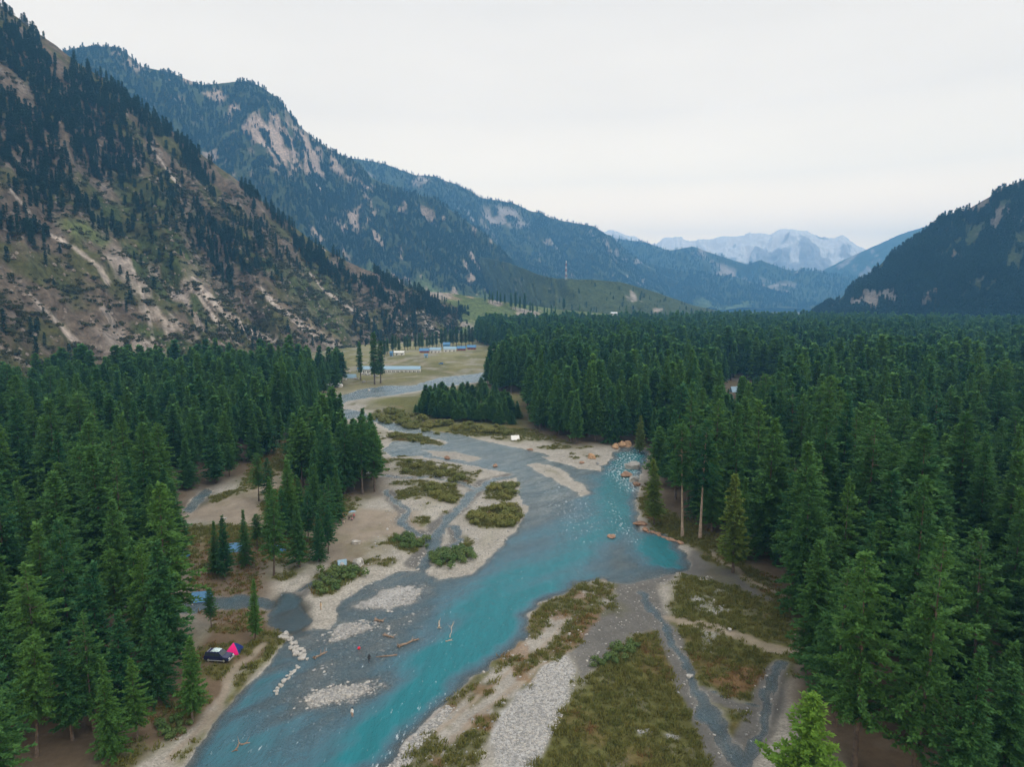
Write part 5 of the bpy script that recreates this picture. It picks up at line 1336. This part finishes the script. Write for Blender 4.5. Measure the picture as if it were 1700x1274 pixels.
def surf(grid, px, py):
    f = grid[0]; x, y, _ = project(f); k = np.argmin((x - px) ** 2 + (y - py) ** 2); return f.reshape(-1, 3)[k]
def far_house(pt, w, h, wm_, rm_, label, rz=.2):
    e_ = empty('house', (pt[0], pt[1], pt[2] - .5), rz, label, 'building')
    MB().box(-w/2, w/2, -w*.3, w*.3, -2, h).build('wall', wm_, e_)
    V = [(-w*.55, -w*.36, h), (w*.55, -w*.36, h), (w*.55, w*.36, h), (-w*.55, w*.36, h), (-w*.5, 0, h + w*.16), (w*.5, 0, h + w*.16)]
    MB().add(V, [(0,1,5,4), (2,3,4,5), (1,2,5), (3,0,4), (3,2,1,0)]).build('roof', rm_, e_)
    for k in range(3): MB().box(-w*.35 + k*w*.3, -w*.25 + k*w*.3, -w*.3 - .08, -w*.3 + .05, h*.35, h*.75).build('window', M_glass, e_)
far_house(surf(FAN, 1018, 524), 16, 6, M_wall, M_tin, 'white-roofed house among trees at the head of the stony fan')
far_house(surf(FAN, 1128, 532), 16, 6, M_wall, M_tin, 'white house with shiny roof behind the far forest')
far_house(surf(L3b, 1238, 526), 18, 6, M_wall, M_tin, 'white-roofed house far up the valley near the right hillside')
far_house(surf(FAN, 985, 526), 12, 5, M_wood2, M_tin, 'small brown house on the stony fan left of the white houses')

# slim trees on the stony fan
for k, (x, b_, t_) in enumerate([(806,503,484),(812,503,482),(818,504,484),(825,505,483),(832,506,486),(838,507,488),(850,514,486),(856,514,485),(864,516,492),(871,519,486),(879,521,500),(885,522,503),(893,520,506),(904,525,508),(909,526,511),(915,528,506),(922,529,509),(937,516,495),(961,518,505),(981,527,513)]):
    q = surf(FAN, x, b_); D_ = math.hypot(q[0], q[1]); h = max(10, PD(x, t_, D_)[2] - q[2])
    plant(K_SLIM[k % 3], q[0], q[1], q[2] - .4, h, random.random() * 6, 'slim dark conifer in the sparse line along the stony fan' if k != 17 else 'broad-topped dark tree alone on the stony fan', 'sparse conifers along the stony fan' if k != 17 else None, wide=1.15 if k != 17 else 1.6)
for k, (x, b_, t_) in enumerate([(1040,527,507),(1062,529,516),(1095,532,519),(1105,533,516),(1122,534,520)]):
    q = surf(FAN, x, b_); plant(K_SLIM[k % 3], q[0], q[1], q[2] - .4, max(9, PD(x, t_, math.hypot(q[0], q[1]))[2] - q[2]), 1.0, 'dark tree beside the far white houses above the forest edge', 'trees beside the far white houses', wide=1.0)
# lattice mast on the green bench
q = surf(L3b, 940, 464); mast = empty('lattice_mast', (q[0], q[1], q[2] - 1), .3, 'tall red and white lattice mast on the green bench', 'mast')
HM = 58.0; M_mr = simple('mast_red', (.5, .16, .12), .6); M_mw = simple('mast_white', (.75, .74, .72), .6)
for sec in range(7):
    z0, z1 = HM * sec / 7, HM * (sec + 1) / 7; w0, w1 = 2.6 - 2.0 * sec / 7, 2.6 - 2.0 * (sec + 1) / 7; mb = MB()
    for a_, b_ in ((-1,-1),(1,-1),(1,1),(-1,1)):
        mb.tube([(a_*w0, b_*w0, z0), (a_*w1, b_*w1, z1)], .22, 5); mb.tube([(a_*w0, b_*w0, z0), (-b_*w1, a_*w1, z1)], .12, 4); mb.tube([(a_*w1, b_*w1, z1), (-b_*w1, a_*w1, z1)], .12, 4)
    mb.build('mast_section', M_mr if sec % 2 else M_mw, mast)
for k in range(3):
    a_ = k * 2.1; MB().box(math.cos(a_) * 1.1 - .35, math.cos(a_) * 1.1 + .35, math.sin(a_) * 1.1 - .35, math.sin(a_) * 1.1 + .35, HM - 4, HM - .5).build('antenna', M_mw, mast)

# people
M_skin = simple('skin', (.42, .25, .17), .6, var=.05); M_hair = simple('hair', (.02, .015, .012), .7)
def cloth(c_): return simple('cloth', c_, .85, var=.12)
def body_mesh(pose):
    if pose == 'stand':
        J = dict(pel=(0,0,.95), wst=(0,0,1.12), ch=(0,0,1.34), nk=(0,0,1.50), hd=(0,.02,1.60), tp=(0,.01,1.74), hl=(.10,0,.90), kl=(.12,.03,.50), al=(.13,0,.09), tl=(.14,.15,.03), hr=(-.10,0,.90), kr=(-.13,.05,.50), ar=(-.15,0,.09), tr=(-.16,.15,.03),
                 sl=(.19,0,1.42), el=(.27,-.02,1.14), wl=(.26,.10,.90), sr=(-.19,0,1.42), er=(-.27,-.02,1.14), wr=(-.25,.12,.92))
    else:
        J = dict(pel=(0,0,.16), wst=(0,-.02,.34), ch=(0,.02,.56), nk=(0,.05,.72), hd=(0,.08,.82), tp=(0,.09,.96), hl=(.10,.02,.15), kl=(.17,.36,.44), al=(.14,.52,.08), tl=(.14,.66,.04), hr=(-.10,.02,.15), kr=(-.18,.36,.42), ar=(-.12,.55,.08), tr=(-.12,.69,.04),
                 sl=(.19,.02,.64), el=(.27,.18,.42), wl=(.14,.38,.46), sr=(-.19,.02,.64), er=(-.27,.18,.42), wr=(-.12,.40,.46))
    R_ = dict(pel=.15, wst=.135, ch=.16, nk=.06, hd=.095, tp=.085, hl=.10, kl=.065, al=.045, tl=.04, hr=.10, kr=.065, ar=.045, tr=.04, sl=.065, el=.048, wl=.035, sr=.065, er=.048, wr=.035)
    E = [('pel','wst'),('wst','ch'),('ch','nk'),('nk','hd'),('hd','tp'),('pel','hl'),('hl','kl'),('kl','al'),('al','tl'),('pel','hr'),('hr','kr'),('kr','ar'),('ar','tr'),('ch','sl'),('sl','el'),('el','wl'),('ch','sr'),('sr','er'),('er','wr')]
    for s_ in 'lr':
        w = Vector(J['w' + s_]); d = (w - Vector(J['e' + s_])).normalized(); sd_ = d.cross(Vector((0, 0, 1)) if abs(d.z) < .9 else Vector((0, 1, 0))).normalized()
        J['p' + s_] = tuple(w + d * .07); R_['p' + s_] = .034; E.append(('w' + s_, 'p' + s_))
        for k in range(5):
            o_ = (k - 2) * .018 if k < 4 else .05; l_ = (.075, .085, .08, .062, .05)[k]
            J['f%d%s' % (k, s_)] = tuple(w + d * ((.07 if k < 4 else .03) + l_) + sd_ * o_ * 1.3 + Vector((0, .02, 0))); R_['f%d%s' % (k, s_)] = .009; E.append(('p' + s_ if k < 4 else 'w' + s_, 'f%d%s' % (k, s_)))
    names = list(J); me = bpy.data.meshes.new('figure'); me.from_pydata([J[k] for k in names], [(names.index(a), names.index(b)) for a, b in E], [])
    o = bpy.data.objects.new('figure_tmp', me); C.objects.link(o)
    md = o.modifiers.new('skin', 'SKIN'); sv = me.skin_vertices[0].data
    for k, nm in enumerate(names): sv[k].radius = (R_[nm], R_[nm]); sv[k].use_root = (nm == 'pel')
    ss = o.modifiers.new('sub', 'SUBSURF'); ss.levels = ss.render_levels = 1
    dg = bpy.context.evaluated_depsgraph_get(); dg.update(); m2 = bpy.data.meshes.new_from_object(o.evaluated_get(dg))
    bpy.data.objects.remove(o); bpy.data.meshes.remove(me)
    return m2, J
BODY = {p: body_mesh(p) for p in ('stand', 'sit')}
def person(px, py, rz, pose, shirt, legs, label, group=None):
    q = P(px, py); z = max(fz(q[0], q[1]), float(base(q[1])) - .15); me0, J = BODY[pose]; me = me0.copy(); me.materials.clear()
    for m in (M_skin, cloth(shirt), cloth(legs), M_hair): me.materials.append(m)
    hz_, ch_ = J['nk'][2], J['pel'][2]
    for p in me.polygons:
        c = p.center; k = 1
        if c.z > hz_ + .01: k = 0 if c.z < J['hd'][2] + .07 and c.y > J['hd'][1] - .02 else 3
        elif pose == 'stand' and c.z < ch_ and abs(c.x) < .22: k = 2
        elif pose == 'sit' and (c.z < .22 or c.y > .12) and abs(c.x) < .24 and c.z < .5: k = 2
        for s_ in 'lr':
            if (Vector(c) - Vector(J['p' + s_])).length < .14: k = 0
        if c.z < .07: k = 3
        p.material_index = k; p.use_smooth = True
    e_ = empty('person', (q[0], q[1], z), rz, label, 'person', group)
    link('body', me, e_); hd = J['hd']
    bm = bmesh.new(); bmesh.ops.create_uvsphere(bm, u_segments=10, v_segments=7, radius=.118)
    bmesh.ops.delete(bm, geom=[v for v in bm.verts if v.co.z < -.02 and v.co.y > -.03], context='VERTS')
    for v in bm.verts: v.co = Vector((v.co.x * .9, v.co.y * 1.05 - .015, v.co.z)) + Vector((hd[0], hd[1], hd[2] + .06))
    hm_ = bpy.data.meshes.new('hair'); bm.to_mesh(hm_); bm.free(); hm_.materials.append(M_hair); link('hair', hm_, e_)
    bm = bmesh.new(); bmesh.ops.create_cone(bm, segments=5, radius1=.022, radius2=.006, depth=.05, cap_ends=True, matrix=Matrix.Translation((hd[0], hd[1] + .105, hd[2] + .02)) @ Matrix.Rotation(-math.pi/2.4, 4, 'X'))
    nm_ = bpy.data.meshes.new('nose'); bm.to_mesh(nm_); bm.free(); nm_.materials.append(M_skin); link('nose', nm_, e_)
    return e_
person(585, 1191, 2.6, 'stand', (.75, .72, .70), (.40, .25, .17), 'person with pale top standing on the white pebble bank in the shallows')
person(613, 1100, .6, 'stand', (.03, .03, .035), (.03, .03, .04), 'person in dark clothes standing in the shallows left of the thin log')
person(533, 1014, 2.2, 'stand', (.62, .42, .22), (.50, .36, .22), 'person in sand-coloured clothes standing on the gravel spit by the dark pool')
person(572, 963, 1.2, 'stand', (.05, .06, .12), (.05, .05, .06), 'person in dark blue standing on the stony bank above the spit')
person(777, 925, 2.9, 'sit', (.7, .25, .30), (.35, .3, .3), 'left of two people sitting on the grassy river bank, in pink')
person(782, 923, 3.3, 'sit', (.85, .85, .88), (.06, .06, .08), 'right of two people sitting on the grassy river bank, in white')
person(580, 868, 3.0, 'sit', (.05, .04, .06), (.1, .1, .12), 'person in black sitting in the picnic group on the sandy bank')
person(585, 869, 2.6, 'sit', (.75, .3, .4), (.1, .1, .12), 'person in pink sitting in the picnic group on the sandy bank')
person(588, 867, 3.4, 'stand', (.55, .12, .14), (.08, .08, .1), 'person in red standing at the right of the picnic group')
person(571, 874, 3.4, 'sit', (.75, .62, .5), (.5, .42, .35), 'person in beige sitting apart below the picnic group')
def parasol(px, py, m1, m2, label, h=2.0, r=1.1, tilt=.3):
    q = P(px, py); e_ = empty('parasol', (q[0], q[1], fz(q[0], q[1])), 0, label, 'parasol'); e_.rotation_euler = (tilt, tilt * .6, 0)
    MB().tube([(0, 0, -.1), (0, 0, h)], .03, 6).build('pole', M_pole, e_)
    for k in range(8):
        a0, a1 = k * math.pi / 4, (k + 1) * math.pi / 4
        V = [(0, 0, h), (math.cos(a0)*r*.55, math.sin(a0)*r*.55, h - .16), (math.cos(a1)*r*.55, math.sin(a1)*r*.55, h - .16), (math.cos(a0)*r, math.sin(a0)*r, h - .45), (math.cos(a1)*r, math.sin(a1)*r, h - .45)]
        MB().add(V, [(0, 1, 2), (1, 3, 4, 2)]).build('canopy_panel', m1 if k % 2 else m2, e_)
parasol(567, 868, M_orange, M_tarp, 'orange and blue parasol at the left of the picnic group'); parasol(586, 864, M_tarpl, M_tarpl, 'pale blue parasol behind the picnic group', 2.0, 1.3, -.2)
q = P(596, 1078); ball = empty('beach_ball', (q[0], q[1], max(fz(q[0], q[1]), float(base(q[1])) - .1) + .25), 0, 'small red ball in the shallows below the upper gravel streak', 'ball')
for k in range(6):
    V = []; F = []
    for i in range(7):
        for j in range(3):
            th = math.pi * i / 6; ph = math.pi / 3 * (k + j / 2); V.append((.3 * math.sin(th) * math.cos(ph), .3 * math.sin(th) * math.sin(ph), .3 * math.cos(th)))
    for i in range(6):
        for j in range(2): F.append((i*3+j, (i+1)*3+j, (i+1)*3+j+1, i*3+j+1))
    MB().add(V, F).build('gore', M_red if k % 3 else M_pink, ball, True)

# ------------------------------------------------------------------ haze
hz = MB(); hz.box(-9500, 9500, -1800, 12800, -40, 1480)
hm = bpy.data.materials.new('valley_haze'); hm.use_nodes = True
hn, hl = hm.node_tree.nodes, hm.node_tree.links; hn.clear()
ho = hn.new('ShaderNodeOutputMaterial'); pv = hn.new('ShaderNodeVolumePrincipled')
pv.inputs['Color'].default_value = (.20, .53, 1.0, 1); pv.inputs['Density'].default_value = 1.4e-4; pv.inputs['Anisotropy'].default_value = 0.0
hl.new(pv.outputs[0], ho.inputs['Volume'])
HAZE = tag(hz.build('haze', hm), 'pale blue evening haze filling the valley', 'haze', kind='stuff')
